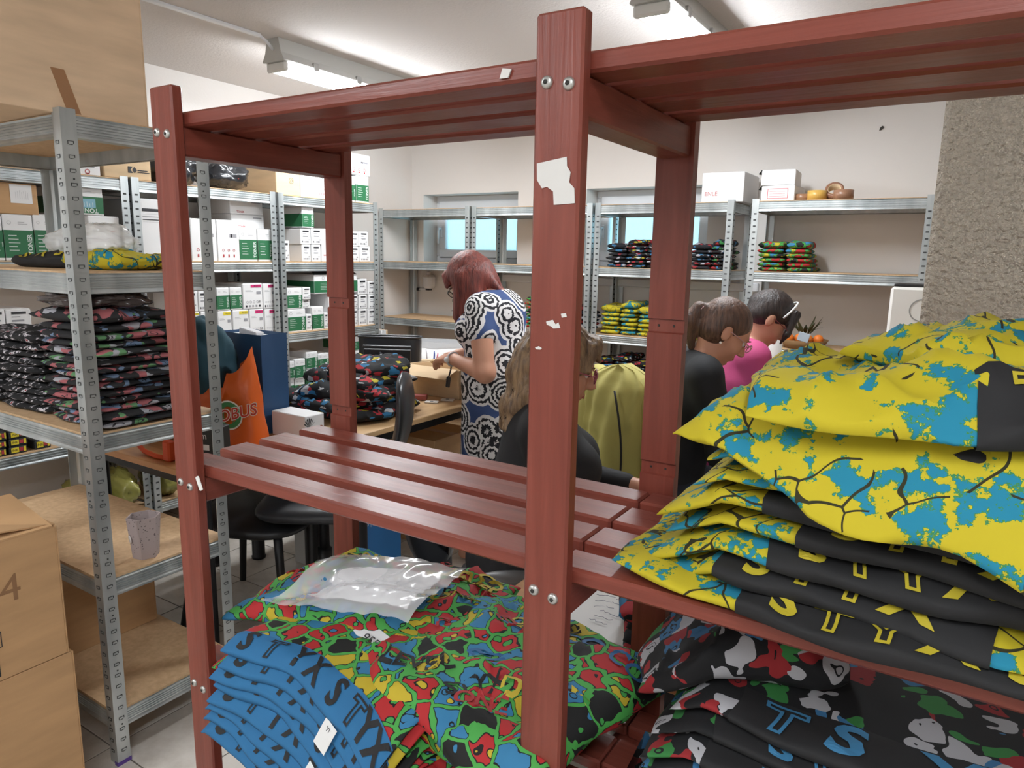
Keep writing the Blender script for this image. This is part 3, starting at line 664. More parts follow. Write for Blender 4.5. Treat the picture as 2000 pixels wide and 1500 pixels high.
# ---------------------------------------------------------------- crinkled black plastic bags on the rack
M_BAG = plain('black_film', (38, 40, 44), .22, 0, Coat_Weight=.4)
def crinkle(c, r, seed, name, mat, label, cat, amp=.22, f=26.0, n=72, parent=None):
    def fn(u, v):
        a, b = 2*math.pi*u, math.pi*v; d = Vector((math.cos(a)*math.sin(b), math.sin(a)*math.sin(b), math.cos(b)))
        az = math.atan2(d.y, d.z); s = 1+amp*mnoise.noise(d*1.6+Vector((seed, 0, 0)))+.16*abs(mnoise.noise(Vector((az*f*.18, d.x*1.5, seed))))-.12*abs(mnoise.noise(d*f*.13+Vector((0, seed, 0))))
        p = Vector((d.x*r[0], d.y*r[1], d.z*r[2]))*s; p.z = max(p.z, -r[2]*.82); return (p.x, p.y, p.z+r[2]*.82)
    o = MB().grid(fn, n, n//2, 0, True).build(name, mat, parent, c); 
    if label: tag(o, label, cat)
    return o
crinkle((-3.60, 2.30, 1.795), (.15, .12, .12), 1.3, 'plastic_bag', M_BAG, 'round crinkled black plastic bag on the middle toner rack', 'bag')
o = crinkle((-3.60, 2.61, 1.795), (.13, .15, .10), 5.1, 'plastic_bag', M_BAG, 'torn black plastic bag with a red item beside the brown carton', 'bag')
m = MB(); m.ball((.105, .03, .07), (.03, .035, .022)); m.build('red_item', plain('item_red', (170, 70, 66), .6), o)
# yellow bundles in film, tub and dark box low on the racks
M_FILM = plain('yellow_film', (150, 146, 78), .2, 0, Coat_Weight=.5)
for k, (y, z) in enumerate(((1.70, .17), (1.87, .17), (2.1, .17), (2.31, .17))): crinkle((-3.56, y, z), (.15, .072, .10), 3.0+k, 'film_bundle', M_FILM, 'yellow film-wrapped bundle, %s from the left on the bottom toner shelf' % ORD[k], 'bundle', .22, 60, 48)
# ================================================================ garments
def pnoise(x, y, s): return mnoise.noise(Vector((x, y, s)))
class Garment:
    """a folded garment: closed soft slab, waistband edge at local y = 0, width along x"""
    def __init__(s, W, D, T, seed, wr=.004, shape=8.0, curve=0.0, taper=0.0, droop=None, loc=(0, 0, 0), rz=0.0, fold=0.0, fq=1.0):
        s.W, s.D, s.T, s.seed, s.wr, s.shape, s.curve, s.taper, s.droop, s.loc, s.fold, s.fq = W, D, T, seed, wr, shape, curve, taper, droop, loc, fold, fq
        s.c, s.s = math.cos(rz), math.sin(rz)
    def P(s, u, q, side, off=0.0):
        """u 0..1 along width, q -1 (front) .. 1 (back), side +1 top / -1 bottom"""
        U = 2*u-1; e = max(1-abs(U)**s.shape, 0)**.42; W, D, T = s.W, s.D, s.T
        x = U*W/2; g = 1-.10*abs(U)**4
        y = D/2+q*g*D/2
        th = T/2*max(1-abs(q)**7, 0)**.5*max(e, .06)*(1-s.taper*max(0, -U))
        n = pnoise(x*8*s.fq, y*8*s.fq, s.seed); n2 = abs(pnoise(x*5*s.fq+3, y*13*s.fq, s.seed+5)); n3 = pnoise(x*22, y*22, s.seed+9); n4 = 1-abs(pnoise(x*11*s.fq+y*4, y*17*s.fq-x*5, s.seed+13))*2.2
        z = T/2*(1-s.taper*max(0, -U))+side*(th+off)
        if side > 0: z += s.wr*(n*1.2+n3*.35)*max(e, .1)+s.fold*(n2-.15)*max(e, .15)+s.fold*.42*max(n4, 0)**3*max(e, .15)
        else: z += s.wr*.3*n
        y += s.wr*2.2*pnoise(x*9, 7.0, s.seed+2)*(1 if q < 0 else 1.4)-off*(1 if q < -.8 else 0); x += s.wr*2.5*pnoise(2.0, y*10, s.seed+4)
        y += s.curve*x*x
        X, Y = s.c*x-s.s*y, s.s*x+s.c*y
        if s.droop: z += s.droop(s.loc[0]+X, s.loc[1]+Y)
        return (X, Y, z)
    def body(s, m, nu=30, nq=14):
        qs = [math.copysign(abs(math.cos(math.pi*k/nq))**.8, math.cos(math.pi*k/nq)) for k in range(nq+1)]
        loop = [(q, 1) for q in qs]+[(q, -1) for q in qs[::-1][1:-1]]; n = len(loop)
        us = [(1-math.cos(math.pi*i/nu))/2 if False else .5-.5*math.copysign(abs(math.cos(math.pi*i/nu))**.75, math.cos(math.pi*i/nu)) for i in range(nu+1)]
        vs = [s.P(u, q, sd) for u in us for q, sd in loop]
        fs = [(i*n+k, i*n+(k+1) % n, (i+1)*n+(k+1) % n, (i+1)*n+k) for i in range(nu) for k in range(n)]
        fs += [tuple(range(n-1, -1, -1)), tuple(range(nu*n, nu*n+n))]
        m.add(vs, fs, 0, True); return m
    def band(s, m, bw, u0=.0, u1=1.0, nu=40):
        qf = -1+2*bw/s.D; path = [(-1+(qf+1)*t, 1) for t in (1, .8, .6, .4, .22, .1, .03, 0)]+[(-1+(qf+1)*t, -1) for t in (.03, .1, .3, .6, 1)]; n = len(path)
        vs = [s.P(u0+(u1-u0)*i/nu, q, sd, .0016) for i in range(nu+1) for q, sd in path]
        m.add(vs, [(i*n+k, i*n+k+1, (i+1)*n+k+1, (i+1)*n+k) for i in range(nu) for k in range(n-1)], 0, True); return m
    def pt(s, a, b, off=.0032): return s.P(.5+a/s.W, -1+2*b/s.D, 1, off)
def build_garment(g, name, fab, label, group=None, band=None, bw=.04, letters=None, lmat=None, nu=30, nq=14, bu=(0, 1), cat='garment', words=None, loops=0):
    e = empty(name, g.loc, 0, label, cat, group)
    g.body(MB(), nu, nq).build('fabric', fab, e)
    if band:
        b = g.band(MB(), bw, *bu).build('waistband', band, e)
        if letters:
            W = g.W*(bu[1]-bu[0]); a0 = -g.W/2+g.W*bu[0]
            for ch, t, out in letters:
                m = MB(); fn = lambda a, q: g.pt(a0+W*t+a, bw*.5+q)
                if out: outline_on(m, ch, fn, bw*.74)
                else: text_on(m, ch, fn, bw*.74, 0, .05, 1.15)
                m.build('letter', lmat, b)
    for (w, a, b, ang, size, mt) in (words or []):
        m = MB(); ca, sa = math.cos(R(ang)), math.sin(R(ang)); text_on(m, w, lambda x, y: g.pt(a+ca*x-sa*y, b+sa*x+ca*y, .002), size, 0, .03); m.build('print', mt, e)
    return e
_ol = {}
def outline_on(m, ch, fn, size):
    """hollow letter: closed strokes along the outline of a block letter"""
    L = {'T': [(-.5, .5), (.5, .5), (.5, .22), (.16, .22), (.16, -.5), (-.16, -.5), (-.16, .22), (-.5, .22)], 'Y': [(-.55, .5), (-.2, .5), (0, .15), (.2, .5), (.55, .5), (.17, -.1), (.17, -.5), (-.17, -.5), (-.17, -.1)]}[ch]
    n = len(L); w = .055; ins = []
    area = sum(L[i][0]*L[(i+1) % n][1]-L[(i+1) % n][0]*L[i][1] for i in range(n)); sg = 1 if area > 0 else -1
    for i in range(n):
        p, q, r = Vector(L[i-1]), Vector(L[i]), Vector(L[(i+1) % n]); d1, d2 = (q-p).normalized(), (r-q).normalized()
        n1, n2 = Vector((-d1.y, d1.x))*sg, Vector((-d2.y, d2.x))*sg; k = n1+n2; k = k/max(k.length_squared/2, .3); ins.append((q+k*w*1.6)[:])
    K = 4; vs = []
    for i in range(n):
        for k in range(K):
            t = k/K
            for S in (L, ins): vs.append(fn(size*(S[i][0]*(1-t)+S[(i+1) % n][0]*t), size*(S[i][1]*(1-t)+S[(i+1) % n][1]*t)))
    N = n*K; m.add(vs, [(2*k, 2*((k+1) % N), 2*((k+1) % N)+1, 2*k+1) for k in range(N)])
STYX = [('S', .08, 0), ('T', .20, 1), ('Y', .32, 1), ('X', .45, 0), ('S', .60, 0), ('T', .71, 1), ('Y', .82, 1), ('X', .93, 0)]
M_BBLK = m_cloth('black_band', 26, 26, 28); M_BBLU = m_cloth('blue_band', 36, 106, 154); M_LYEL = plain('letter_yellow', (176, 160, 36), .7); M_LBLK = plain('letter_black', (20, 20, 22), .7); M_LBLU = plain('letter_blue', (56, 118, 158), .7)
TAGM = plain('care_tag_white', (215, 215, 212), .6)
def care_tag(e, g, a, w_=.03, h=.022, txt='XL'):
    m = MB(); m.grid(lambda u, v: Vector(g.pt(a+u*w_, -.004+v*h*.6, .004+.002*v)) - Vector((0, .012*(1-v), .006*(1-v))), 4, 4); o = m.build('care_tag', TAGM, e)
    m = MB(); text_on(m, txt, lambda x, y: Vector(g.pt(a+w_*.5+x, .004+y, .0068)), .007, 0); m.build('lettering', M_LBLK, o)

# --- yellow and blue pile on the middle slats, right bay
ZY = 1.0925; XM = -.396
def droopY(x, y):
    l = max(0, -.20-x); f = max(0, .74-y)
    return -.55*l*(1 if l < .2 else 1)-.25*f
def wY(k): return 'yellow and blue splash-print garment with black waistband, %s from the bottom of the pile' % ORD[k]
rg = random.Random(3)
GY = 'yellow splash garments on the red shelf'
z = ZY
for k in range(8):
    T = .027 + .004*rg.random()
    W = .66-.012*k; x = .0+.010*k+rg.uniform(-.02, .02); yf = .700+.006*k+rg.uniform(-.014, .012)
    dr = (lambda zb: (lambda X, Y: max(droopY(X, Y), -(zb-ZY)*.93)))(z)
    g = Garment(W, .365, T, 11.0+k, .007, 6.0, .35, .2, dr, (x, yf, z), R(-2+rg.uniform(-6, 7)), .010)
    u0 = .22+rg.uniform(-.04, .06)
    u1 = (.93, .60, .97, .66, .55, .95, .62, .97)[k]; lt = [(c, (t*.8+.03)*.74/(u1-u0), o) for c, t, o in STYX]; e = build_garment(g, 'folded_garment', m_splash(), wY(k), GY, M_BBLK, .05, [q for q in lt if q[1] < .95], M_LYEL, 48, 18, (u0, u1))
    if k in (2, 4): care_tag(e, g, .14 if k == 4 else .10)
    z += T*.9
# big loosely thrown ones on top
z -= .012
def drT(zb, k): return lambda X, Y: max(droopY(X, Y)*.9-(.95*max(0, .775-Y) if k == 0 else .3*max(0, .76-Y)), -(zb-ZY)*.9)
for k, (x, y, rz, W, D, T, wr, fo, bd) in enumerate(((.075, .675, -7, .70, .44, .045, .012, .028, None), (.13, .725, 10, .60, .34, .045, .013, .034, (.32, .95)), (.155, .80, -12, .60, .32, .05, .016, .045, None))):
    g = Garment(W, D, T, 40.0+k, wr, 6.0, .3, .5, drT(z, k), (x, y, z), R(rz), fo, .9)
    lab = ('large yellow and blue garment draped over the front of the pile', 'rumpled yellow garment with flipped black waistband near the top of the pile', 'rumpled yellow and blue garment lying topmost on the pile')[k]
    build_garment(g, 'folded_garment', m_splash(), lab, GY, M_BBLK if bd else None, .05, [('T', .12, 1), ('S', .25, 0), ('X', .55, 0), ('Y', .7, 1)] if bd else None, M_LYEL, 80, 34, bd or (0, 1))
    z += (.030, .026, .02)[k]

# --- comic print pile on the lower slats, left bay
ZC = .6985; GC = 'comic print garments on the red shelf'
def droopC(x, y): return -.9*max(0, .70-y)-.35*max(0, -1.06-x)
M_WBLU, M_WRED, M_WYEL = plain('word_blue', (40, 92, 140), .7), plain('word_red', (156, 34, 38), .7), plain('word_yellow', (184, 164, 48), .7)
def words(seed, n, W, D):
    q = random.Random(seed); out = []
    for i in range(n): out.append((q.choice(['ONE', 'EVIL', 'LEGIS', 'STYX', 'LEVEL', 'CO', 'EVIL', 'ONE']), q.uniform(-.42, .42)*W, q.uniform(.15, .9)*D, q.uniform(-60, 60), q.uniform(.024, .036), q.choice([M_LBLK, M_WBLU, M_WRED, M_WYEL])))
    return out
for k, (x, y, rz, W, D, T, wr, fo) in enumerate(((-.76, .715, 3, .66, .38, .05, .006, .012), (-.70, .73, -7, .58, .36, .05, .008, .02), (-.86, .80, 14, .50, .30, .045, .010, .028), (-.60, .70, -12, .42, .36, .05, .010, .03))):
    zb = ZC+(0, .045, .085, .085)[k]
    g = Garment(W, D, T, 60.0+k, wr, 6.0, 0, .1, (lambda z0: (lambda X, Y: max(droopC(X, Y), -(z0-ZC)-.05)))(zb), (x, y, zb), R(rz), fo, .9)
    build_garment(g, 'comic_print_garment', m_comic(), ('large comic-print garment at the bottom of the colourful pile', 'comic-print garment in the middle of the colourful pile', 'crumpled comic-print garment at the back under the plastic sleeve', 'draped comic-print garment at the right of the colourful pile')[k], GC, None, words=words(k, (6, 14, 12, 14)[k], W, D), nu=56, nq=24)
LB = [('S', .10, 0), ('T', .24, 1), ('Y', .38, 0), ('X', .5, 0), ('S', .66, 0), ('T', .78, 1), ('Y', .86, 0), ('X', .95, 0)]
for k in range(8):
    zb = ZC-.006+.0165*k
    g = Garment(.40, .22, .0185, 80.0+k, .0045, 7.0, -1.1, .15, (lambda z0: (lambda X, Y: max(-.55*max(0, .70-Y)-.5*max(0, -1.0-X), -(z0-ZC)-.06)))(zb), (-.815+.004*k+rg.uniform(-.008, .008), .612+.0085*k+rg.uniform(-.005, .005), zb), R(-17+1.2*k+rg.uniform(-3, 3)), .004)
    e = build_garment(g, 'folded_garment', m_comic(), 'comic-print garment with bright blue lettered waistband, %s from the bottom of its stack' % ORD[k], GC, M_BBLU, .044, LB, M_LBLK, 40, 16)
    if k in (3, 6): care_tag(e, g, .06, .032, .026, 'XL')
# clear plastic sleeve with a sheet inside, and a note
t = NT('clear_film'); t.col((.95, .96, .97)).set(Roughness=.12, Alpha=.42, Coat_Weight=.3); M_CLEAR = t.m
def sheet(m, c, ax, ay, W, D, amp, seed, n=26, zoff=0.0):
    ax, ay = Vector(ax).normalized(), Vector(ay).normalized(); nn = ax.cross(ay)
    return m.grid(lambda u, v: Vector(c)+ax*((u-.5)*W)+ay*((v-.5)*D)+nn*(zoff+amp*(pnoise(u*2.2, v*2.2, seed)+.35*abs(pnoise(u*7, v*5, seed+3)))), n, n)
e = empty('plastic_sleeve', (-.87, .90, .852), 0, 'clear plastic sleeve lying on the comic-print pile', 'plastic sleeve')
sheet(MB(), (0, 0, .012), (.93, .22, .06), (-.2, .9, -.06), .29, .25, .024, 2.0, 40).build('film', M_CLEAR, e)
sheet(MB(), (.01, .01, .006), (.93, .22, .06), (-.2, .9, -.06), .20, .15, .018, 2.0, 16).build('insert_sheet', plain('insert_white', (228, 228, 230), .6), e)
o = sheet(MB(), (0, 0, 0), (.9, -.2, 0), (.25, .9, .12), .09, .07, .004, 5.0, 8).build('paper_note', plain('note_white', (224, 224, 226), .7), None, (-.78, .795, .826)); tag(o, 'small white handwritten note sticking out below the plastic sleeve', 'note')
m = MB(); text_on(m, '955', lambda a, b: (a*.97+.01, a*-.2+b*.9, .006+b*.12), .02, 0); m.build('handwriting', M_INK, o)

# --- dark swirl pile on the lower slats, right bay
GD = 'dark swirl garments on the red shelf'; z = ZC
def droopD(x, y): return -.6*max(0, -.22-x)-.4*max(0, .73-y)
for k in range(12):
    T = .0205; x = -.02+rg.uniform(-.012, .012); yf = .645+.0125*k+rg.uniform(-.006, .006)
    g = Garment(.62-.012*k, .36-.008*k, T, 100.0+k, .006, 7.0, .3, .2, (lambda z0: (lambda X, Y: max(droopD(X, Y), -(z0-ZC)*.93)))(z), (x, yf, z), R(rg.uniform(-6, 4)), .005)
    build_garment(g, 'folded_garment', m_swirl('dark'), 'black swirl-print garment with blue lettered waistband, %s from the bottom of its pile' % ORD[k], GD, M_BBLK, .05 if k < 11 else .07, [(c, .12+.88*t, o) for c, t, o in STYX] if k < 11 else [('T', .14, 1), ('S', .32, 0), ('X', .58, 0), ('Y', .78, 1)], M_LBLU, 40, 16, (.16, .97))
    z += T*.93
g = Garment(.26, .22, .06, 121.0, .012, 5.0, 0, .3, (lambda X, Y: max(droopD(X, Y), -.22)), (-.19, .86, z-.006), R(16), .035)
build_garment(g, 'crumpled_garment', m_swirl('dark'), 'crumpled black swirl-print garment peaking on top of the dark pile', GD, nu=50, nq=22)

# --- stacks on the near steel rack and the far racks
_gm = {}
def gmesh(W, D, T, seed, wr, fold=.0):
    k = (round(W, 2), round(D, 2), round(T, 3), seed, wr)
    if k not in _gm: _gm[k] = Garment(W, D, T, 200.0+seed, wr, 6.0, 0, 0, None, (0, 0, 0), 0, fold).body(MB(), 16, 9)
    return _gm[k]
_gmm = {}
def stack(x, y, z, W, D, T, n, fab, look, group, rz=0.0, seed=0, wr=.005, jit=.008, name='folded_garment', top=None):
    q = random.Random(seed*13+5); zz = z
    for k in range(n):
        sd = (seed+k) % 4; last = k == n-1
        key = (round(W, 2), round(D, 2), round(T, 3), sd, fab.name, last)
        if key not in _gmm: _gmm[key] = gmesh(W, D, T*(1.5 if last else 1), sd, wr*(1.8 if last else 1), .012 if last else .0).mesh('garment', fab)
        o = link(name, _gmm[key], None, (x+q.uniform(-jit, jit), y+q.uniform(-jit, jit), zz), (0, 0, rz+R(q.uniform(-4, 4))))
        tag(o, look % (('topmost' if last else ORD[k]+' from the bottom') if n > 1 else 'single'), 'garment', group)
        zz += T*.97
    return zz
# ================================================================ stacks on the racks
PZ, SPK, SWP, SWD, SPL, CMC = m_puzzle(), m_speckle(), m_swirl('pastel'), m_swirl('mixed'), m_splash(), m_comic()
def far_stack(x0, x1, z0, n, T, fab, look, group, seed, D=.26, y=YW+.03, **k): return stack((x0+x1)/2, y, z0, x1-x0-.008, D, T, n, fab, look, group, 0, seed, **k)
Z2, Z3, Z4, Z5 = 1.4045, .9795, .5695, .1695
for i, (a, b, n, fb) in enumerate(((-1.95, -1.815, 6, SWD), (-1.81, -1.685, 7, PZ), (-1.68, -1.556, 6, PZ), (-1.416, -1.288, 6, SWD), (-1.284, -1.185, 7, m_swirl('dark')))):
    far_stack(a, b, Z2, n, .0235, fb, 'dark garment, %s, stack '+('one', 'two', 'three', 'four', 'five')[i]+' from left below right window', 'dark stacks below the right window', 3*i)
for i, (a, b) in enumerate(((-1.019, -.872), (-.862, -.732))):
    far_stack(a, b, Z2, 6, .026, CMC, 'comic-print garment, %s in the '+('left', 'right')[i]+' stack under the tape rolls', 'comic-print stacks on the right rack', 20+i)
for i, (a, b, n) in enumerate(((-1.975, -1.848, 6), (-1.838, -1.732, 7), (-1.724, -1.612, 6), (-1.50, -1.40, 6), (-1.391, -1.222, 7))):
    far_stack(a, b, Z3, n, .0285, SPL, 'small yellow garment, %s, yellow stack '+('one', 'two', 'three', 'four', 'five')[i]+' on the back rack', 'yellow stacks on the back rack', 30+2*i, wr=.007)
for i, (a, b, n, fb) in enumerate(((-2.20, -2.09, 6, SWD), (-2.55, -2.43, 8, CMC), (-2.42, -2.30, 7, PZ))):
    far_stack(a, b, Z3, n, .026, fb, 'dark mixed garment, %s in stack '+('right', 'left', 'centre')[i]+' behind the red-haired woman', 'stacks behind the red-haired woman', 45+2*i)
for i, (a, b, n) in enumerate(((-2.0, -1.875, 10), (-1.87, -1.745, 11), (-1.74, -1.61, 10), (-1.60, -1.47, 11))):
    far_stack(a, b, Z4, n, .0245, PZ, 'red and blue puzzle-print garment, %s, low stack '+('one', 'two', 'three', 'four')[i]+', back rack', 'puzzle-print stacks low on the back rack', 60+2*i, wr=.008)
for i, (a, b, n) in enumerate(((-1.985, -1.855, 10), (-1.845, -1.715, 9))):
    far_stack(a, b, Z5, n, .0245, SPK, 'black and white speckled garment, %s in the '+('left', 'right')[i]+' lowest back stack', 'speckled stacks at the bottom of the back rack', 80+i, wr=.007)
# near rack
stack(-2.055, .965, .9795, .30, .30, .0225, 14, SWP, 'dark pastel-print garment, %s in the tall near-rack stack', 'pastel-print stack on the near rack', 0, 90, .009, .012)
stack(-2.37, .975, .9795, .27, .28, .0235, 10, SPK, 'black speckled garment, %s in the left stack on the near rack', 'speckled stack on the near rack', 0, 95, .010, .014)
stack(-2.66, .975, .9795, .24, .28, .0235, 9, SPK, 'black speckled garment, %s in the far left stack on the near rack', 'speckled stack on the near rack', 0, 97, .010, .014)
o = crinkle((-2.03, 1.06, 1.303), (.13, .12, .03), 9.0, 'film_wrapper', plain('dark_film', (58, 48, 46), .25, 0, Coat_Weight=.4), 'dark brown film wrapper lying on the tall pastel-print stack', 'wrapper', .25, 30)
MB().box(-.02, .05, -.06, -.055, .045, .065).build('paper_label', plain('label_grey', (110, 106, 104), .6), o)
g = Garment(.30, .2, .035, 130.0, .010, 6.0, 0, 0, None, (-2.33, 1.05, 1.4045), R(8), .02); build_garment(g, 'yellow_garment', SPL, 'yellow garment with black lettered waistband on the near rack', None, M_BBLK, .045, [('S', .2, 0), ('X', .5, 0), ('S', .75, 0)], M_LYEL, 40, 18)
g = Garment(.28, .2, .045, 131.0, .010, 5.0, 0, 0, None, (-2.08, 1.06, 1.4045), R(4), .03); build_garment(g, 'yellow_garment', SPL, 'rumpled yellow and green garment right of the near post', None, nu=36, nq=18)
o = crinkle((-2.31, 1.20, 1.432), (.20, .09, .06), 12.0, 'clear_bag', M_CLEAR, 'crumpled clear plastic bag on the near rack', 'plastic bag', .25, 30)

# ---------------------------------------------------------------- brown cartons around the near rack
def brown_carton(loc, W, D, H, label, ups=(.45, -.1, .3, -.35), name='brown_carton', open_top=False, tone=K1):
    e = empty(name, loc, 0, label, 'carton', None); th = .004
    m = MB()
    for a in ((0, W, 0, th), (0, W, D-th, D), (0, th, th, D-th), (W-th, W, th, D-th)): m.box(a[0], a[1], a[2], a[3], 0, H, 0, .0015)
    m.box(th, W-th, th, D-th, 0, th); m.build('body', tone, e)
    if open_top:
        for k, (x0, y0, dx, dy, rx) in enumerate(((W, .01, 0, D-.02, 'x+'), (0, .01, 0, D-.02, 'x-'), (.01, D, W-.02, 0, 'y+'), (.01, 0, W-.02, 0, 'y-'))):
            L = min(W, D)*.45; s = 1 if rx[1] == '+' else -1
            m = MB(); o_ = [Vector((x0, y0, H)), Vector((x0+dx, y0+dy, H))]; out = Vector((s, 0, 0)) if rx[0] == 'x' else Vector((0, s, 0)); up = ups[k]
            dd = (out*math.cos(up)+Vector((0, 0, math.sin(up))))*L; t_ = Vector((0, 0, th))
            m.add([o_[0], o_[1], o_[1]+dd, o_[0]+dd, o_[0]+t_, o_[1]+t_, o_[1]+dd+t_, o_[0]+dd+t_], [(0, 3, 2, 1), (4, 5, 6, 7), (0, 1, 5, 4), (1, 2, 6, 5), (2, 3, 7, 6), (3, 0, 4, 7)]); m.build('flap', tone, e)
    else:
        m = MB(); m.box(.001, W-.001, .001, D/2-.0008, H-th, H, 0, .001); m.box(.001, W-.001, D/2+.0008, D-.001, H-th, H, 0, .001); m.build('lid_flaps', tone, e)
        MB().box(.0, W, D/2-.024, D/2+.024, H, H+.0006).build('packing_tape', plain('tape_brown', (160, 118, 84), .3), e)
    return e
TAPE = plain('tape_brown', (160, 118, 84), .3)
e = brown_carton((-2.62, .66, 1.7895), .69, .52, .60, 'huge brown carton on top of the near steel rack', open_top=False, tone=K3)
m = MB(); m.prism([(-.15, 0), (-.118, 0), (-.15, .10), (-.182, .10)], 0, .0008, 0, Matrix.Translation((.6902, .46, .005)) @ Matrix.Rotation(R(90), 4, 'Z') @ Matrix.Rotation(R(90), 4, 'X')); m.build('tape_strip', TAPE, e)
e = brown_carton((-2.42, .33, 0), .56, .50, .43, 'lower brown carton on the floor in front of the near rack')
m = MB(); m.box(.5602, .5608, .30, .36, .04, .10); m.build('label_patch', M_WHT, e); MB().tube([(.5612, .315, .09), (.5612, .335, .06), (.5612, .345, .05)], .003, 5).build('check_mark', M_INK, e)
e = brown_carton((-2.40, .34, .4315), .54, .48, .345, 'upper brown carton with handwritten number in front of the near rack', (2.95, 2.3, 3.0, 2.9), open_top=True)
P_ = lambda a, b: (.5408, .24+a, b)
for txt, y, z, s in (('54', .10, .22, .07), ('01', .06, .105, .025)):
    m = MB(); text_on(m, txt, lambda a, b: (.5408, y+.24+a, z+b), s, 0); m.build('handwriting' if s > .05 else 'number_print', M_INK if s < .05 else plain('pen_grey', (140, 104, 72), .7), e)
m = MB(); 
for a in (((.24, .335), (.085, .087)), ((.24, .335), (.123, .125)), ((.333, .335), (.087, .123))): m.box(.5402, .5408, a[0][0], a[0][1], a[1][0], a[1][1])
tag(m.build('number_frame', M_INK, e), kind='stuff')
MB().box(.5402, .5408, .20, .325, .012, .07).build('quality_logo', M_DRK, e)
m = MB(); text_on(m, 'Quality', lambda a, b: (.5412, .27+a, .052+b), .018, 0); m.build('logo_text', K2, e)
m = MB(); m.tube([(.5414, .245, .035), (.5414, .265, .02), (.5414, .30, .04)], .0025, 5); m.build('logo_check', K2, e)
stack(-2.13, .40, .70, .42, .34, .03, 2, SPK, 'dark speckled garment, %s inside the open brown carton', 'garments in the open carton', 0, 99, .012)
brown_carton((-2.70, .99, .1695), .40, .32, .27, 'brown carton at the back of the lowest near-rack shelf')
# speckled hexagonal planter
m = MB(); hexp = lambda r, z: [(r*math.cos(R(60*k+12)), r*math.sin(R(60*k+12)), z) for k in range(6)]
L_ = [hexp(.036, 0), hexp(.047, .125), hexp(.043, .125), hexp(.034, .012)]
vs = [p for l in L_ for p in l]; fs = [(6*i+k, 6*i+(k+1) % 6, 6*i+6+(k+1) % 6, 6*i+6+k) for i in range(3) for k in range(6)]+[tuple(range(5, -1, -1)), tuple(range(18, 24))]
m.add(vs, fs); t = NT('speckled_clay'); n = t.n('TexVoronoi', None, Vector=t.obj(), Scale=170.0); sc_ = t.n('SeparateColor', None, Color=n.outputs['Color'])
t.col(t.mix(t.math('MULTIPLY', t.math('LESS_THAN', n.outputs['Distance'], .3), t.math('GREATER_THAN', sc_.outputs[0], .72)), srgb(168, 154, 152), srgb(90, 80, 82))).set(Roughness=.8)
o = m.build('planter', t.m, None, (-1.965, 1.10, .5695)); tag(o, 'lilac-grey speckled hexagonal planter on the near rack', 'planter')
q = MB(); q.lathe([(0, .003), (.011, .003), (.013, .0015), (.013, 0)], n=20); T_ = Matrix.Rotation(R(-18), 4, 'Z') @ Matrix.Translation((0, -.0385, .06)) @ Matrix.Rotation(R(96), 4, 'X'); q.v = [tuple(T_ @ Vector(v)) for v in q.v]; q.build('emblem', plain('emblem_cream', (214, 206, 200), .7), o)

# ================================================================ desks
M_DESK = None
t = NT('beech_top'); n = t.n('TexNoise', None, Vector=t.obj(0, (14, 1.5, 14)), Scale=2.0, Detail=5.0).outputs[0]; t.col(t.ramp(n, [(.3, srgb(196, 158, 112)), (.7, srgb(214, 178, 132))], 'LINEAR')).set(Roughness=.4); M_DESK = t.m
t = NT('oak_top'); n = t.n('TexNoise', None, Vector=t.obj(0, (2.0, 20, 14)), Scale=2.0, Detail=5.0).outputs[0]; t.col(t.ramp(n, [(.3, srgb(182, 130, 82)), (.7, srgb(204, 152, 100))], 'LINEAR')).set(Roughness=.4); M_OAK = t.m
M_BLK = plain('black_metal', (24, 24, 26), .4); M_BPL = plain('black_plastic', (30, 30, 32), .45); M_LEA = plain('black_leatherette', (38, 40, 44), .32)
def desk(x0, x1, y0, y1, z, label, top, legs=None, th=.025):
    e = empty('desk', ((x0+x1)/2, (y0+y1)/2, 0), 0, label, 'desk'); a, b = (x1-x0)/2, (y1-y0)/2
    MB().box(-a, a, -b, b, z-th, z, 0, .003).build('desk_top', top, e)
    for lx, ly in legs or ((-a+.07, -b+.07), (a-.07, -b+.07), (-a+.07, b-.07), (a-.07, b-.07)):
        m = MB(); m.lathe([(.0, 0), (.032, 0), (.034, .012), (.03, .016), (.03, z-th)], (lx, ly, 0), 18); m.build('leg', M_BLK, e)
    m = MB(); m.box(-a+.06, a-.06, -b+.05, -b+.08, z-th-.05, z-th); m.box(-a+.06, a-.06, b-.08, b-.05, z-th-.05, z-th); m.box(-a+.05, -a+.08, -b+.08, b-.08, z-th-.05, z-th); m.box(a-.08, a-.05, -b+.08, b-.08, z-th-.05, z-th); m.build('frame', M_BLK, e)
    return e
desk(-2.82, -2.0, 2.02, 3.55, .74, 'light wood desk with black legs holding the handbag and mug', M_DESK)
desk(-2.92, -2.12, 1.37, 2.0, .72, 'wooden desk behind the near rack holding the shopping bags', M_OAK)
desk(-.80, .15, 1.135, 1.92, .72, 'orange-brown desk behind the red shelf with handwritten lists', M_OAK)
desk(-.36, .55, 2.45, 3.75, .74, 'worktable in front of the two women on the right', M_DESK)

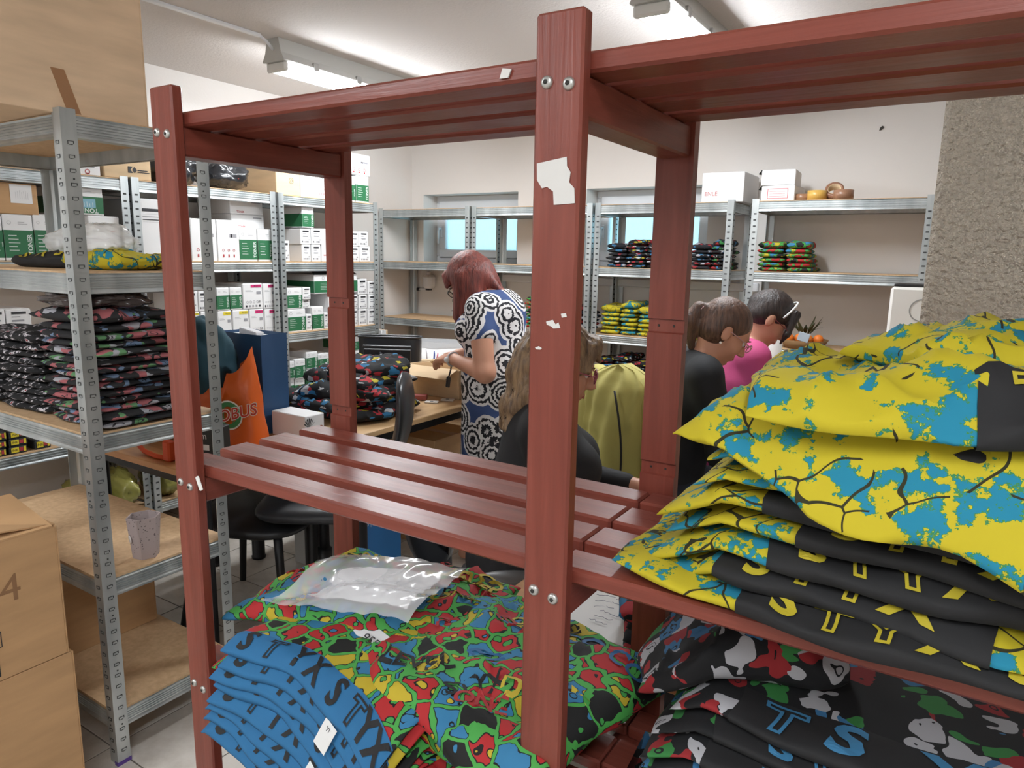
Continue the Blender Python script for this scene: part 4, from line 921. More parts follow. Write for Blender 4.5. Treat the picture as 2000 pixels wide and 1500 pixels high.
# on the front desk
def paper(x, y, z, rz, W, D, label, lines, mat=None, seed=1):
    o = sheet(MB(), (0, 0, 0), (1, 0, 0), (0, 1, 0), W, D, .0015, seed, 8, .0022).build('paper_sheet', mat or plain('paper_white', (232, 232, 230), .7), None, (x, y, z), (0, 0, R(rz))); tag(o, label, 'paper')
    if lines:
        m = MB(); q = random.Random(seed)
        for i in range(9):
            for c in (0, 1):
                yy = D*.40-i*D*.09; x0 = -W*.38+c*W*.42
                m.tube([(x0+W*.03*j, yy+q.uniform(-.004, .004), .0062) for j in range(q.randint(4, 9))], .0007, 4)
        tag(m.build('handwriting', plain('pen_blue_grey', (150, 150, 165), .7), o), kind='stuff')
    return o
paper(-.63, 1.36, .7205, 20, .21, .297, 'handwritten white list on the orange-brown desk, left of the post', True, None, 3)
paper(-.50, 1.31, .7245, -6, .19, .25, 'handwritten white list with rounded corner right of the post', True, None, 4)
t = NT('grey_brick_print'); b_ = t.n('TexBrick', {'offset': .5}, Vector=t.obj(), Scale=9.0); b_.inputs['Color1'].default_value = (*srgb(205, 203, 202), 1); b_.inputs['Color2'].default_value = (*srgb(186, 182, 180), 1); b_.inputs['Mortar'].default_value = (*srgb(220, 220, 222), 1); t.t.links.new(b_.outputs[0], t.b.inputs['Base Color']); t.set(Roughness=.18)
o = MB().box(-.24, .24, -.17, .17, 0, .002, 0, .0008).build('desk_mat', t.m, None, (-.42, 1.33, .7202), (0, 0, R(-4))); tag(o, 'glossy grey tile-print desk mat under the lists', 'desk mat')
stack(-.40, 1.18, .7225, .16, .2, .022, 4, m_puzzle(24.0), 'black and white puzzle garment, %s in the left orange-desk stack', 'puzzle stack on the front desk', R(20), 101, .008)
stack(-.23, 1.22, .7225, .15, .2, .022, 3, m_puzzle(24.0), 'puzzle-print garment, %s in the right orange-desk stack', 'puzzle stack on the front desk', R(-10), 104, .008)

# on the back desk
for k, (x, y, rz, W, D, T) in enumerate(((-2.33, 2.09, 8, .56, .42, .06), (-2.42, 2.08, -12, .46, .40, .06), (-2.24, 2.14, 22, .40, .42, .06), (-2.36, 2.20, -6, .42, .36, .06), (-2.22, 2.30, 40, .36, .34, .06))):
    g = Garment(W, D, T, 150.0+k, .014, 5.0, 0, 0, None, (x, y, .741+.040*k), R(rz), .04); build_garment(g, 'puzzle_garment', m_puzzle(24.0), 'crumpled puzzle-print garment, %s from the bottom of the desk heap' % ORD[k], 'puzzle-print heap on the desk', nu=44, nq=22)
# black handbag
e = empty('handbag', (-2.60, 2.88, .741), R(28), 'black leather handbag standing open on the light desk', 'handbag')
def bagf(u, v):
    a = 2*math.pi*u; sx = math.copysign(abs(math.cos(a))**.35, math.cos(a)); sy2 = math.copysign(abs(math.sin(a))**.5, math.sin(a)); w_ = .165+.012*v; d_ = .07*(1-.35*v); return (sx*w_*(1-.04*v), sy2*d_, .28*v)
MB().grid(bagf, 36, 10, 0, True).add([bagf(k/36, 0) for k in range(36)], [tuple(range(35, -1, -1))]).build('body', M_LEA, e)
m = MB(); m.tube([bagf(k/36, 1) for k in range(37)], .007, 6); m.build('rim', M_LEA, e)
m = MB(); m.box(-.135, .13, -.068, -.056, .225, .24, 0, .004); m.build('flap_edge', plain('leather_edge', (58, 60, 64), .3), e)
m = MB(); m.box(-.13, .13, -.0725, -.062, .05, .222, 0, .006); m.build('front_pocket', M_LEA, e)
m = MB(); m.tube([(-.10, -.078, .19), (-.094, -.08, .165), (-.096, -.08, .145), (-.106, -.08, .15), (-.106, -.08, .185), (-.10, -.078, .19)], .003, 6); m.build('zip_pull', plain('chrome', (210, 210, 212), .2, .9), e)
m = MB(); m.tube([(-.04, -.075, .2), (.02, -.085, .16), (.06, -.085, .15), (.10, -.085, .10), (.13, -.09, .03), (.15, -.10, .008), (.12, -.13, .009), (.05, -.14, .009), (-.02, -.12, .009)], .008, 6); m.build('strap', M_LEA, e)
# mug shaped like an animal, with pens
e = empty('mug', (-2.52, 3.13, .741), R(20), 'white cat-shaped mug holding pens on the light desk', 'mug')
t = plain('mug_cream', (232, 226, 214), .3)
MB().lathe([(0, .002), (.036, .002), (.045, .02), (.047, .05), (.042, .08), (.038, .105), (.040, .12), (.037, .12), (.034, .1), (.036, .02), (0, .012)], n=24).build('body', t, e)
m = MB(); m.tube([(.04, 0, .10), (.075, 0, .105), (.09, 0, .08), (.085, 0, .05), (.045, 0, .028)], .0085, 8); m.build('handle', t, e)
for sx in (-1, 1): m = MB(); m.ball((sx*.018, -.036, .118), (.009, .006, .012), 8); m.build('ear', t, e)
m = MB(); 
for p_ in ((-.014, -.0425, .088), (.008, -.0435, .088)): m.ball(p_, .003, 6)
m.build('eyes', M_INK, e).__setitem__('kind', 'stuff')
for k, (x, y, lx, ly, h, c, nm) in enumerate(((-.012, 0, -.02, .0, .19, (230, 230, 235), 'white pen with blue cap in the mug'), (.008, .01, .0, .01, .18, (40, 60, 150), 'blue pen standing in the mug'), (.018, -.008, .035, 0, .175, (226, 120, 150), 'pink pencil leaning right in the mug'), (-.02, -.01, -.035, -.01, .15, (214, 60, 110), 'magenta marker leaning left in the mug'))):
    m = MB(); m.tube([(x, y, .016), (x+lx, y+ly, h-.02), (x+lx*1.1, y+ly, h)], [.0045, .0045, .003], 8); o = m.build('pen', plain('pen_%d' % k, c, .35), None, (-2.52, 3.13, .741)); tag(o, nm, 'pen', 'pens in the mug')
# acrylic tray with papers, carton, cards
e = empty('acrylic_tray', (-2.62, 3.36, .741), R(24), 'clear acrylic tray with papers at the end of the light desk', 'tray')
t = NT('acrylic'); t.col((.85, .9, .95)).set(Roughness=.05, Alpha=.3); 
for a in ((-.19, .19, -.002, .002, 0, .20), (-.19, .19, .198, .202, 0, .20), (-.192, -.188, 0, .2, 0, .20), (.188, .192, 0, .2, 0, .20), (-.19, .19, 0, .2, 0, .003)): MB().box(*a).build('wall_panel', t.m, e)
sheet(MB(), (0, .1, .11), (1, 0, 0), (0, .9, .25), .36, .19, .02, 4.0, 12).build('paper', plain('paper_white', (232, 232, 230), .7), e); MB().box(-.17, .17, .02, .18, .005, .07, 0, .004).build('dark_folder', plain('folder_plum', (90, 70, 82), .5), e)
e = brown_carton((-2.42, 2.83, .741), .32, .24, .15, 'open brown carton on the desk beneath the standing woman\'s hands', open_top=True, tone=K2)
o = MB().box(-.035, .035, -.022, .022, 0, .026, 0, .002).build('card_box', plain('deck_red', (176, 96, 92), .6), None, (-2.26, 2.72, .741), (0, 0, R(32))); tag(o, 'small pinkish-red card box on the light desk', 'card box')
for k, (x, y) in enumerate(((-2.17, 2.70), (-2.14, 2.79))):
    o = MB().box(-.032, .032, -.022, .022, 0, .006, 0, .001).build('card_stack', plain('card_white', (226, 222, 216), .6), None, (x, y, .741), (0, 0, R(28))); tag(o, ('white card lying left in front of the card box', 'white card lying right beside the card box')[k], 'card')
    MB().box(-.008, .008, -.006, .006, .006, .0066).build('print', M_INK, o)
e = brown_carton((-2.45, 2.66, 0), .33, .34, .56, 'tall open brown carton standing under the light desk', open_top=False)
# photo-print shoe box on the desk corner
e = empty('gift_box', (-2.25, 1.93, .721), 0, 'white box printed with leaves and a brown jug beside the blue bag', 'box'); m = MB()
m.box(-.1, .1, -.05, .05, 0, .10, 0, .003); m.build('body', M_WHT, e); m = MB()
for k in range(7): a = R(30+20*k); m.add([(.1012, -.03, .05), (.1012, -.03+.03*math.cos(a)-.003, .05+.04*math.sin(a)), (.1012, -.03+.03*math.cos(a)+.003, .05+.04*math.sin(a)+.002)], [(0, 1, 2)])
tag(m.build('leaf_print', M_INK, e), kind='stuff'); m = MB(); m.ball((.1, .03, .03), (.003, .018, .022)); m.build('jug_print', plain('jug_brown', (140, 70, 48), .6), e)

# ---------------------------------------------------------------- shopping bags on the left desk
e = empty('paper_bag', (-2.50, 1.92, .721), 0, 'tall navy blue paper shopping bag with white contents', 'bag'); M_NAVY = plain('navy_paper', (44, 78, 116), .45)
m = MB(); W_, D_, H_ = .135, .065, .41
for s1 in (-1, 1): m.grid(lambda u, v: (-W_+2*W_*u, s1*(D_+.006*math.sin(math.pi*u)*v), H_*v), 8, 6); m.grid(lambda u, v: (s1*(W_-.03*(.5-abs(u-.5))*v), -D_+2*D_*u, H_*v), 8, 6)
m.box(-W_, W_, -D_, D_, 0, .003); m.build('body', M_NAVY, e)
m = MB(); m.box(-W_+.012, W_-.02, -D_+.008, D_-.012, H_-.06, H_-.012, 0, .002); m.build('white_contents', M_WHT, e)
m = MB(); m.box(-.06, .05, -.02, .02, H_-.03, H_+.008, 0, .003, Matrix.Translation((0, 0, H_)) @ Matrix.Rotation(R(8), 4, 'Y') @ Matrix.Translation((0, 0, -H_))); m.build('folded_leaflet', plain('leaflet', (205, 205, 208), .5), e)
m = MB(); m.tube([(-.06, -D_-.004, H_-.02), (-.055, -D_-.012, H_-.07), (-.07, -D_-.014, H_-.11)], .0035, 6); m.build('cord_handle', plain('cord_white', (210, 210, 210), .7), e)
e = empty('shopping_bag', (-2.43, 1.70, .721), R(24), 'orange carrier bag with a green globe logo beside the navy bag', 'bag'); M_OR = plain('orange_film', (214, 96, 30), .4)
def ob(u, v):
    a = 2*math.pi*u; w_ = .19-.05*v; d_ = .08*(1-.3*v); x = math.copysign(abs(math.cos(a))**.5, math.cos(a))*w_; y = math.copysign(abs(math.sin(a))**.7, math.sin(a))*d_
    top = .27+.05*math.sin(a*2+1.0)+(.06 if x > .05 else 0); return (x+.006*pnoise(u*9, v*4, 3), y+.012*pnoise(u*7, v*5, 7), top*v)
MB().grid(ob, 60, 14, 0, True).build('body', M_OR, e)
yf = -.084
m = MB(); ringp(m, .085, .125, .052, 0, .35, 24, yf-.004); ringp(m, .085, .125, .058, 1, .1, 24, yf-.0045)
for a in (-.5, .5): m.add([(.085+.045*math.cos(R(k*15))*a, yf-.004, .125+.05*math.sin(R(k*15))) for k in range(-6, 7)]+[(.085+.037*math.cos(R(k*15))*a, yf-.004, .125+.05*math.sin(R(k*15))) for k in range(6, -7, -1)], [tuple(range(26))], 0)
tag(m.build('globe_logo', [plain('logo_green', (60, 130, 72), .5), plain('logo_white', (232, 226, 214), .5)], e), kind='stuff')
m = MB(); text_on(m, 'GLOBUS', lambda a, b: (.085+a*.98, yf-.0056, .125+b+a*.25), .046, 1, .07); text_on(m, 'GLOBUS', lambda a, b: (.085+a*.98, yf-.0066, .125+b+a*.25), .046, 0, .015); m.build('brand_lettering', [plain('logo_red', (196, 62, 42), .5), plain('logo_white', (232, 226, 214), .5)], e)
o = crinkle((-2.52, 1.70, .86), (.115, .13, .19), 21.0, 'teal_jacket', m_cloth('teal', 34, 74, 88), 'dark teal padded jacket stuffed into the orange bag', 'jacket', .10, 8.0)
o = crinkle((-2.68, 1.62, .721), (.09, .09, .15), 25.0, 'grey_scarf', m_cloth('taupe', 76, 70, 66), 'grey-brown fabric bundle left of the orange bag', 'fabric', .15, 10.0)
# orange strap and black printed box on that desk
m = MB(); m.tube([(-.14, 0, .03), (-.08, -.01, .012), (0, -.015, .008), (.05, -.01, .008)], .009, 6); m.box(.05, .09, -.02, .01, -.001, .075, 0, .006); o = m.build('orange_strap', plain('strap_orange', (206, 78, 34), .6), None, (-2.40, 1.42, .7215)); tag(o, 'orange strap with loop lying on the desk behind the near rack', 'strap')
o = MB().box(-.06, .06, -.04, .04, 0, .13, 0, .003).build('black_box', M_DRK, None, (-2.22, 1.50, .7215), (0, 0, R(20))); tag(o, 'small black box with white print behind the red post', 'box')
m = MB(); text_on(m, 'm', lambda a, b: (.01+a, -.0412, .10+b), .022, 0, .02); rectp(m, -.02, .03, .05, .07, 0, -.0412); rectp(m, -.03, .04, .02, .025, 0, -.0412); m.build('print', M_WHT, o)

# ---------------------------------------------------------------- recycling carton under the desk
e = empty('recycling_carton', (-2.35, 2.285, 0), 0, 'white and blue recycling carton on the floor under the light desk', 'carton'); M_HPB = plain('recycle_blue', (40, 118, 186), .5)
MB().box(-.225, .225, -.125, .125, 0, .45, 0, .003).build('body', plain('carton_greywhite', (205, 205, 204), .6), e)
MB().box(.2251, .2262, -.1245, .1245, .001, .449).build('blue_panel', M_HPB, e)
def hp(fn, mt, par):
    m = MB(); ringp3 = lambda a, b, r, w_: m.add([fn(a+q*math.cos(2*math.pi*k/16), b+q*math.sin(2*math.pi*k/16)) for k in range(16) for q in (r, r-w_)], [(2*k, 2*((k+1) % 16), 2*((k+1) % 16)+1, 2*k+1) for k in range(16)])
    ringp3(0, .36, .028, .004); ringp3(0, .36, .014, .003)
    for k in range(3):
        a0 = R(90+120*k); pts = [(.062, -26), (.05, -26), (.05, 18), (.04, 18), (.06, 34), (.08, 18), (.066, 18), (.066, -26)]
        m.add([fn(r_*math.cos(a0+R(d)), .36+r_*math.sin(a0+R(d))) for r_, d in pts], [tuple(range(len(pts)))])
    tag(m.build('recycling_arrows', mt, par), kind='stuff')
    m = MB(); text_on(m, 'HP Planet Partners', lambda a, b: fn(a, .27+b), .024, 0); m.build('lettering', mt, par)
    m = MB(); text_on(m, 'hp.com/recycle', lambda a, b: fn(.03+a, .05+b), .012, 0); m.build('web_lettering', mt, par)
hp(lambda a, b: (a+.02, -.1262, b), plain('hp_ink', (60, 84, 130), .6), e); hp(lambda a, b: (.2268, a, b), M_WHT, e)

# ---------------------------------------------------------------- chairs
def office_chair(loc, rz, label, arms=True, bh=.45, sz=0.0, bw=.205):
    e = empty('office_chair', loc, rz, label, 'chair')     # sitter faces local +y
    m = MB(); m.lathe([(0, .10), (.028, .10), (.028, .3), (.02, .3), (.02, .42+sz)], n=14); m.build('gas_column', M_BLK, e)
    for k in range(5):
        a = R(72*k+20); m = MB(); m.tube([(0, 0, .12), (.15*math.cos(a), .15*math.sin(a), .10), (.29*math.cos(a), .29*math.sin(a), .07)], [.028, .022, .016], 8); b = m.build('base_arm', M_BPL, e)
        m = MB(); m.tube([(.29*math.cos(a)-.012*math.sin(a), .29*math.sin(a)+.012*math.cos(a), .027), (.29*math.cos(a)+.012*math.sin(a), .29*math.sin(a)-.012*math.cos(a), .027)], .027, 12); m.build('caster', M_BPL, b)
    MB().grid(lambda u, v: (.235*math.copysign(abs(math.cos(2*math.pi*u))**.5, math.cos(2*math.pi*u))*math.sin(math.pi*v)**.4, .23*math.copysign(abs(math.sin(2*math.pi*u))**.5, math.sin(2*math.pi*u))*math.sin(math.pi*v)**.4, sz+.455-.038*math.cos(math.pi*v)), 32, 14, 0, True).build('seat', M_LEA, e)
    def bk(u, v):
        a = 2*math.pi*v; c_ = max(1-abs(2*u-1)**5, 0)**.5; w_ = bw*c_*(1-.12*u); z = sz+.55+bh*u
        y = -.24-.045*math.sin(u*3.0)-.07*u; return (w_*math.cos(a), y+.030*c_*math.sin(a), z)
    MB().grid(lambda u, v: bk(v, u), 32, 24, 0, True).build('backrest', M_LEA, e)
    m = MB(); m.box(-.04, .04, -.27, -.235, .40, .72, 0, .008); m.build('back_spine', M_BPL, e)
    if arms:
        for sx in (-1, 1):
            m = MB(); m.tube([(sx*.22, 0, .43), (sx*.275, 0, .44), (sx*.285, 0, .62)], .017, 8); a = m.build('arm_post', M_BPL, e)
            m = MB(); m.ball((sx*.285, .01, .635), (.032, .12, .016), 14); m.build('arm_pad', plain('arm_grey', (120, 122, 124), .4), a)
    return e
office_chair((-2.05, 1.87, 0), R(124), 'empty black leatherette office chair pushed to the light desk', False, .42, .05, .19)
office_chair((-1.03, 1.74, 0), R(-62), 'black office chair with grey arm pads under the seated blonde woman', True, .27)
office_chair((-.925, 2.705, 0), R(-20), 'black office chair of the ponytailed woman with yellow jacket on its back', False, .40, 0, .16)
office_chair((-.86, 3.26, 0), R(-62), 'black office chair of the woman in pink', True, .30)
# visitor chair tucked by the left desk
e = empty('visitor_chair', (-2.33, 1.78, 0), R(21.5), 'black visitor chair with splayed legs beside the left desk', 'chair')
MB().grid(lambda u, v: (.25*math.copysign(abs(math.cos(2*math.pi*u))**.6, math.cos(2*math.pi*u))*math.sin(math.pi*v)**.5, .23*math.copysign(abs(math.sin(2*math.pi*u))**.6, math.sin(2*math.pi*u))*math.sin(math.pi*v)**.5, .41-.04*math.cos(math.pi*v)), 32, 12, 0, True).build('seat', M_BPL, e)
for lx, ly in ((-1, -1), (1, -1), (-1, 1), (1, 1)): m = MB(); m.tube([(lx*.17, ly*.16, .42), (lx*.19, ly*.18, .22), (lx*.22, ly*.21, .0)], [.018, .016, .014], 8); m.build('leg', M_BPL, e)
m = MB(); m.tube([(-.17, -.16, .40), (.17, -.16, .40)], .012, 8); m.tube([(-.17, .16, .40), (.17, .16, .40)], .012, 8); m.build('cross_bar', M_BPL, e)

# ================================================================ along the back wall
e = empty('soap_dispenser', (-3.66, WY1-.001, 1.175), 0, 'white soap dispenser on the back wall between rack levels', 'dispenser')
MB().box(-.045, .045, -.09, 0, .015, .125, 0, .02).build('body', M_PVC, e); m = MB(); m.lathe([(0, .0), (.018, .0), (.02, .02), (.016, .03), (0, .03)], (.0, -.05, .118), 16); m.build('pump', M_PVC, e); MB().box(-.02, .02, -.07, -.03, 0, .016, 0, .004).build('nozzle', M_BPL, e)
m = MB(); m.tube([(-3.80, WY1-.012, 1.178), (-3.70, WY1-.012, 1.182)], .009, 8); m.box(-3.812, -3.79, WY1-.024, WY1, 1.166, 1.19, 1, .002); tag(m.build('wall_pipe', [M_PVC, M_BPL]), 'short white pipe with black end beside the soap dispenser', 'pipe')
for i, (txt, z) in enumerate((('DO OPRAVY', 1.10), ('NEOPRAVITELNÉ', 1.02))):
    o = MB().box(-.07, .07, -.0012, 0, -.03, .03).build('wall_notice', plain('paper_white', (232, 232, 230), .7), None, (-3.39, WY1-.0005, z)); tag(o, ('upper white paper notice on the back wall', 'lower white paper notice on the back wall')[i], 'notice'); m = MB(); text_on(m, txt, lambda a, b: (a, -.0018, b), (.018, .014)[i], 0, .02); m.build('lettering', M_INK, o)
carton((-1.236, YW+.03, 1.7895), 0, .24, .33, .165, 'plainwhite', 'large white carton with red handwriting on the back rack top', None)
m = MB(); text_on(m, 'ENLE', lambda a, b: (-1.30+a, YW+.0285, 1.835+b), .024, 0); o = m.build('red_handwriting', plain('pen_red', (190, 120, 120), .7), bpy.data.objects['toner_carton'] if False else None)
_c = [q for q in COL.objects if q.get('label', '').startswith('large white carton with red')][0]; o.parent = _c; o.matrix_parent_inverse = Matrix.Translation(_c.location).inverted()
carton((-.932, YW+.04, 1.7895), R(-3), .178, .22, .083, 'plainwhite', 'lower white box with a red-framed label on the right rack', None, 'box', 'white_box')
_c = [q for q in COL.objects if q.get('label', '').startswith('lower white box')][0]
m = MB(); 
for a in ((-.055, .055, .012, .015), (-.055, .055, .063, .066), (-.055, -.052, .015, .063), (.052, .055, .015, .063)): rectp(m, *a, 0)
for q in range(3): rectp(m, -.045, .04, .024+.013*q, .0255+.013*q, 0)
tag(m.build('red_label_frame', plain('frame_red', (200, 90, 100), .6), _c), kind='stuff')
carton((-.935, YW+.04, 1.8735), R(3), .178, .22, .083, 'plainwhite', 'upper white box stacked on the red-labelled box', None, 'box', 'white_box')
for lid, zz in ((('lower', 1.8725)), (('upper', 1.9565))):
    _c = [q for q in COL.objects if q.get('label', '').startswith(lid+' white box')][0]; m = MB(); m.add([(-.09, 0, .083), (-.09, .1, .083), (-.105, .1, .066), (-.105, -.005, .062)], [(0, 1, 2, 3)]); m.add([(-.09, 0, .082), (-.09, .1, .082), (-.105, .1, .065), (-.105, -.005, .061)], [(3, 2, 1, 0)]); m.build('side_flap', M_DRK, _c)
def tape(loc, rot, r, h, c, label):
    m = MB(); m.lathe([(r*.72, -h/2), (r, -h/2), (r, h/2), (r*.72, h/2), (r*.72, -h/2)], n=28); o = m.build('tape_roll', plain('tape_%d%d%d' % c, c, .3), None, loc, rot); tag(o, label, 'tape roll', 'tape rolls on the right rack'); m = MB(); m.lathe([(r*.66, -h/2), (r*.72, -h/2), (r*.72, h/2), (r*.66, h/2), (r*.66, -h/2)], n=28); m.build('core', K2, o)
tape((-.812, YW+.10, 1.7895+.018), (0, 0, 0), .045, .036, (150, 112, 84), 'flat brown tape roll beside the white boxes')
tape((-.735, YW+.08, 1.7895+.026), (0, 0, 0), .05, .05, (206, 164, 84), 'honey-coloured tape roll on the right rack top')
tape((-.655, YW+.12, 1.7895+.047), (R(55), R(10), 0), .047, .046, (150, 108, 84), 'tilted brown tape roll leaning on its neighbour')
tape((-.60, YW+.06, 1.7895+.0245), (0, 0, 0), .05, .048, (150, 112, 88), 'rightmost brown tape roll lying flat on the right rack')
# fruit basket on the right rack, roll and appliance
e = empty('fruit_basket', (-.74, YW+.12, .9795), 0, 'fruit basket with pineapple leaves on the right rack', 'basket')
MB().lathe([(0, .002), (.10, .002), (.13, .05), (.125, .05), (.098, .008), (0, .008)], n=24).build('basket', plain('wicker', (132, 98, 60), .8), e)
for k in range(4): m = MB(); m.ball((-.07+.05*k, -.06+.03*(k % 2), .055), .028, 12); m.build('orange_fruit', plain('orange_fruit', (222, 120, 40), .5), e)
for k in range(12):
    a = R(30*k+9); m = MB(); m.add([(.02*math.cos(a), .02+.02*math.sin(a), .07), (.05*math.cos(a+.25), .02+.05*math.sin(a+.25), .105), (.10*math.cos(a), .02+.10*math.sin(a), .125+.03*(k % 3)), (.05*math.cos(a-.25), .02+.05*math.sin(a-.25), .105)], [(0, 1, 2, 3), (3, 2, 1, 0)]); m.build('leaf', plain('leaf_dark', (72, 74, 44), .6), e)
m = MB(); m.box(-.03, .03, -.125, -.12, .05, .10, 0, .002, Matrix.Rotation(R(14), 4, 'Y')); m.build('price_card', plain('card_bluegrey', (170, 180, 190), .4), e)
m = MB(); m.lathe([(0, 0), (.055, 0), (.055, 1.12), (.048, 1.125), (.02, 1.125), (.02, 1.10)], n=28); o = m.build('paper_roll', plain('roll_white', (224, 222, 218), .6), None, (-.78, 3.62, 0)); tag(o, 'tall white paper roll standing by the right rack', 'paper roll')
e = empty('white_appliance', (-.17, 3.60, .741), 0, 'tall white appliance with round dial at the edge of the rough pillar', 'appliance')
MB().box(-.11, .13, 0, .2, 0, .62, 0, .012).build('housing', plain('appliance_white', (226, 224, 218), .4), e); m = MB(); ringp(m, .02, .52, .05, 0, .1, 28, -.002); m.build('dial_ring', plain('dial_grey', (150, 150, 146), .5), e); MB().box(.02, .09, -.05, 0, .30, .46, 0, .01).build('side_module', plain('appliance_white', (226, 224, 218), .4), e); MB().box(-.10, .12, .01, .19, .62, .632, 0, .004).build('black_lid', M_BPL, e)
crinkle((-1.085, .80, 1.6858), (.03, .02, .008), 31.0, 'film_scrap', plain('dark_film', (58, 48, 46), .25), 'small dark plastic scrap on top of the red shelf by the left post', 'scrap', .3, 20, 20)
# ================================================================ people (smooth implicit bodies turned into one skin)
def rotx(a): c, s = math.cos(a), math.sin(a); return np.array([[1, 0, 0], [0, c, -s], [0, s, c]])
def rotz(a): c, s = math.cos(a), math.sin(a); return np.array([[c, -s, 0], [s, c, 0], [0, 0, 1]])
def prim_d(P, pr):
    if pr[0] == 'c':
        a, b, ra, rb = np.array(pr[1], np.float32), np.array(pr[2], np.float32), pr[3], pr[4]
        ab = b-a; t = np.clip(((P-a)@ab)/max(float(ab@ab), 1e-9), 0, 1); return np.linalg.norm(P-a-t[..., None]*ab, axis=-1)-(ra+(rb-ra)*t)
    c, r, M_ = np.array(pr[1], np.float32), np.array(pr[2], np.float32), pr[3]
    q = P-c
    if M_ is not None: q = q@np.array(M_, np.float32)      # columns of M_ are the axes
    k0 = np.linalg.norm(q/r, axis=-1); k1 = np.linalg.norm(q/(r*r), axis=-1); return k0*(k0-1)/np.maximum(k1, 1e-6)
def sdf_mesh(prims, res, name, mats, parent, cuts=(), smooth_it=1, mat_fn=None):
    """prims: (sign, k, prim); cuts: (point, normal) half spaces removed on the normal's side"""
    lo, hi = np.full(3, 1e9), np.full(3, -1e9)
    for sg, k, p in prims:
        if sg < 0: continue
        if p[0] == 'c': pts = [np.array(p[1])-p[3], np.array(p[1])+p[3], np.array(p[2])-p[4], np.array(p[2])+p[4]]
        else: m_ = max(p[2]); pts = [np.array(p[1])-m_, np.array(p[1])+m_]
        for q in pts: lo = np.minimum(lo, q); hi = np.maximum(hi, q)
    lo = lo-.03; n = np.ceil((hi+.03-lo)/res).astype(int)+1
    ax = [lo[i]+res*np.arange(n[i]) for i in range(3)]
    V = np.full(tuple(n), .5, np.float32)
    for sg, k, p in prims:
        if p[0] == 'c': l = np.minimum(np.array(p[1])-p[3], np.array(p[2])-p[4]); h = np.maximum(np.array(p[1])+p[3], np.array(p[2])+p[4])
        else: l = np.array(p[1])-max(p[2]); h = np.array(p[1])+max(p[2])
        mg = k+.03; i0 = np.maximum(((l-mg-lo)/res).astype(int), 0); i1 = np.minimum(((h+mg-lo)/res).astype(int)+2, n)
        if (i1 <= i0).any(): continue
        G = np.stack(np.meshgrid(ax[0][i0[0]:i1[0]], ax[1][i0[1]:i1[1]], ax[2][i0[2]:i1[2]], indexing='ij'), -1).astype(np.float32)
        d = prim_d(G, p); S = (slice(i0[0], i1[0]), slice(i0[1], i1[1]), slice(i0[2], i1[2])); v = V[S]
        if sg > 0: hh = np.clip(.5+.5*(v-d)/k, 0, 1); V[S] = v*(1-hh)+d*hh-k*hh*(1-hh)
        else: hh = np.clip(.5-.5*(v+d)/k, 0, 1); V[S] = v*(1-hh)+(-d)*hh+k*hh*(1-hh)
    if cuts:
        G = np.stack(np.meshgrid(*ax, indexing='ij'), -1).astype(np.float32)
        for pt, nr in cuts: nr = np.array(nr, np.float32); nr /= np.linalg.norm(nr); V = np.maximum(V, (G-np.array(pt, np.float32))@nr)
    ins = V < 0; cs = [V[i:n[0]-1+i, j:n[1]-1+j, k:n[2]-1+k] for i in (0, 1) for j in (0, 1) for k in (0, 1)]
    co = [(i, j, k) for i in (0, 1) for j in (0, 1) for k in (0, 1)]
    cnt_ = sum((c < 0).astype(np.int8) for c in cs); act = (cnt_ > 0) & (cnt_ < 8); I = np.argwhere(act); val = np.stack([c[act] for c in cs], -1)
    acc = np.zeros((len(I), 3)); num = np.zeros(len(I))
    for a in range(8):
        for b in range(a+1, 8):
            if sum(abs(co[a][q]-co[b][q]) for q in range(3)) != 1: continue
            va, vb = val[:, a], val[:, b]; m_ = (va < 0) != (vb < 0); t_ = np.where(m_, va/np.where(m_, va-vb, 1), 0)
            pa, pb = np.array(co[a]), np.array(co[b]); acc += np.where(m_[:, None], pa+t_[:, None]*(pb-pa), 0); num += m_
    pos = lo+(I+acc/num[:, None])*res
    idx = -np.ones(act.shape, np.int64); idx[act] = np.arange(len(I)); F = []
    for d in range(3):
        e1, e2 = [(1, 2), (2, 0), (0, 1)][d]
        A = ins; sl0 = [slice(1, n[q]-1) for q in range(3)]; sl0[d] = slice(0, n[d]-1); sl1 = list(sl0); sl1[d] = slice(1, n[d])
        a_, b_ = ins[tuple(sl0)], ins[tuple(sl1)]; ed = np.argwhere(a_ != b_); flip = a_[tuple(ed.T)]
        base = ed.copy(); off = np.array([1, 1, 1]); off[d] = 0; base = base+off
        def cell(o1, o2):
            c_ = base.copy(); c_[:, e1] -= o1; c_[:, e2] -= o2; return idx[tuple(c_.T)]
        q = np.stack([cell(1, 1), cell(0, 1), cell(0, 0), cell(1, 0)], -1); q[~flip] = q[~flip][:, ::-1]; F.append(q)
    F = np.concatenate(F); F = F[(F >= 0).all(1)]
    for _ in range(smooth_it):
        s_ = np.zeros_like(pos); c_ = np.zeros(len(pos))
        for a in range(4): np.add.at(s_, F[:, a], pos[F[:, (a+1) % 4]]+pos[F[:, a-1]]); np.add.at(c_, F[:, a], 2)
        pos = .5*pos+.5*s_/np.maximum(c_, 1)[:, None]
    me = bpy.data.meshes.new(name); me.from_pydata(pos.tolist(), [], F.tolist())
    for m_ in (mats if isinstance(mats, (list, tuple)) else [mats]): me.materials.append(m_)
    if mat_fn is not None: me.polygons.foreach_set('material_index', mat_fn(pos[F].mean(1)).astype(int))
    me.polygons.foreach_set('use_smooth', [True]*len(F)); me.update(); return link(name, me, parent)
C = lambda a, b, ra, rb=None: ('c', a, b, ra, ra if rb is None else rb)
E_ = lambda c, r, M_=None: ('e', c, r, M_)
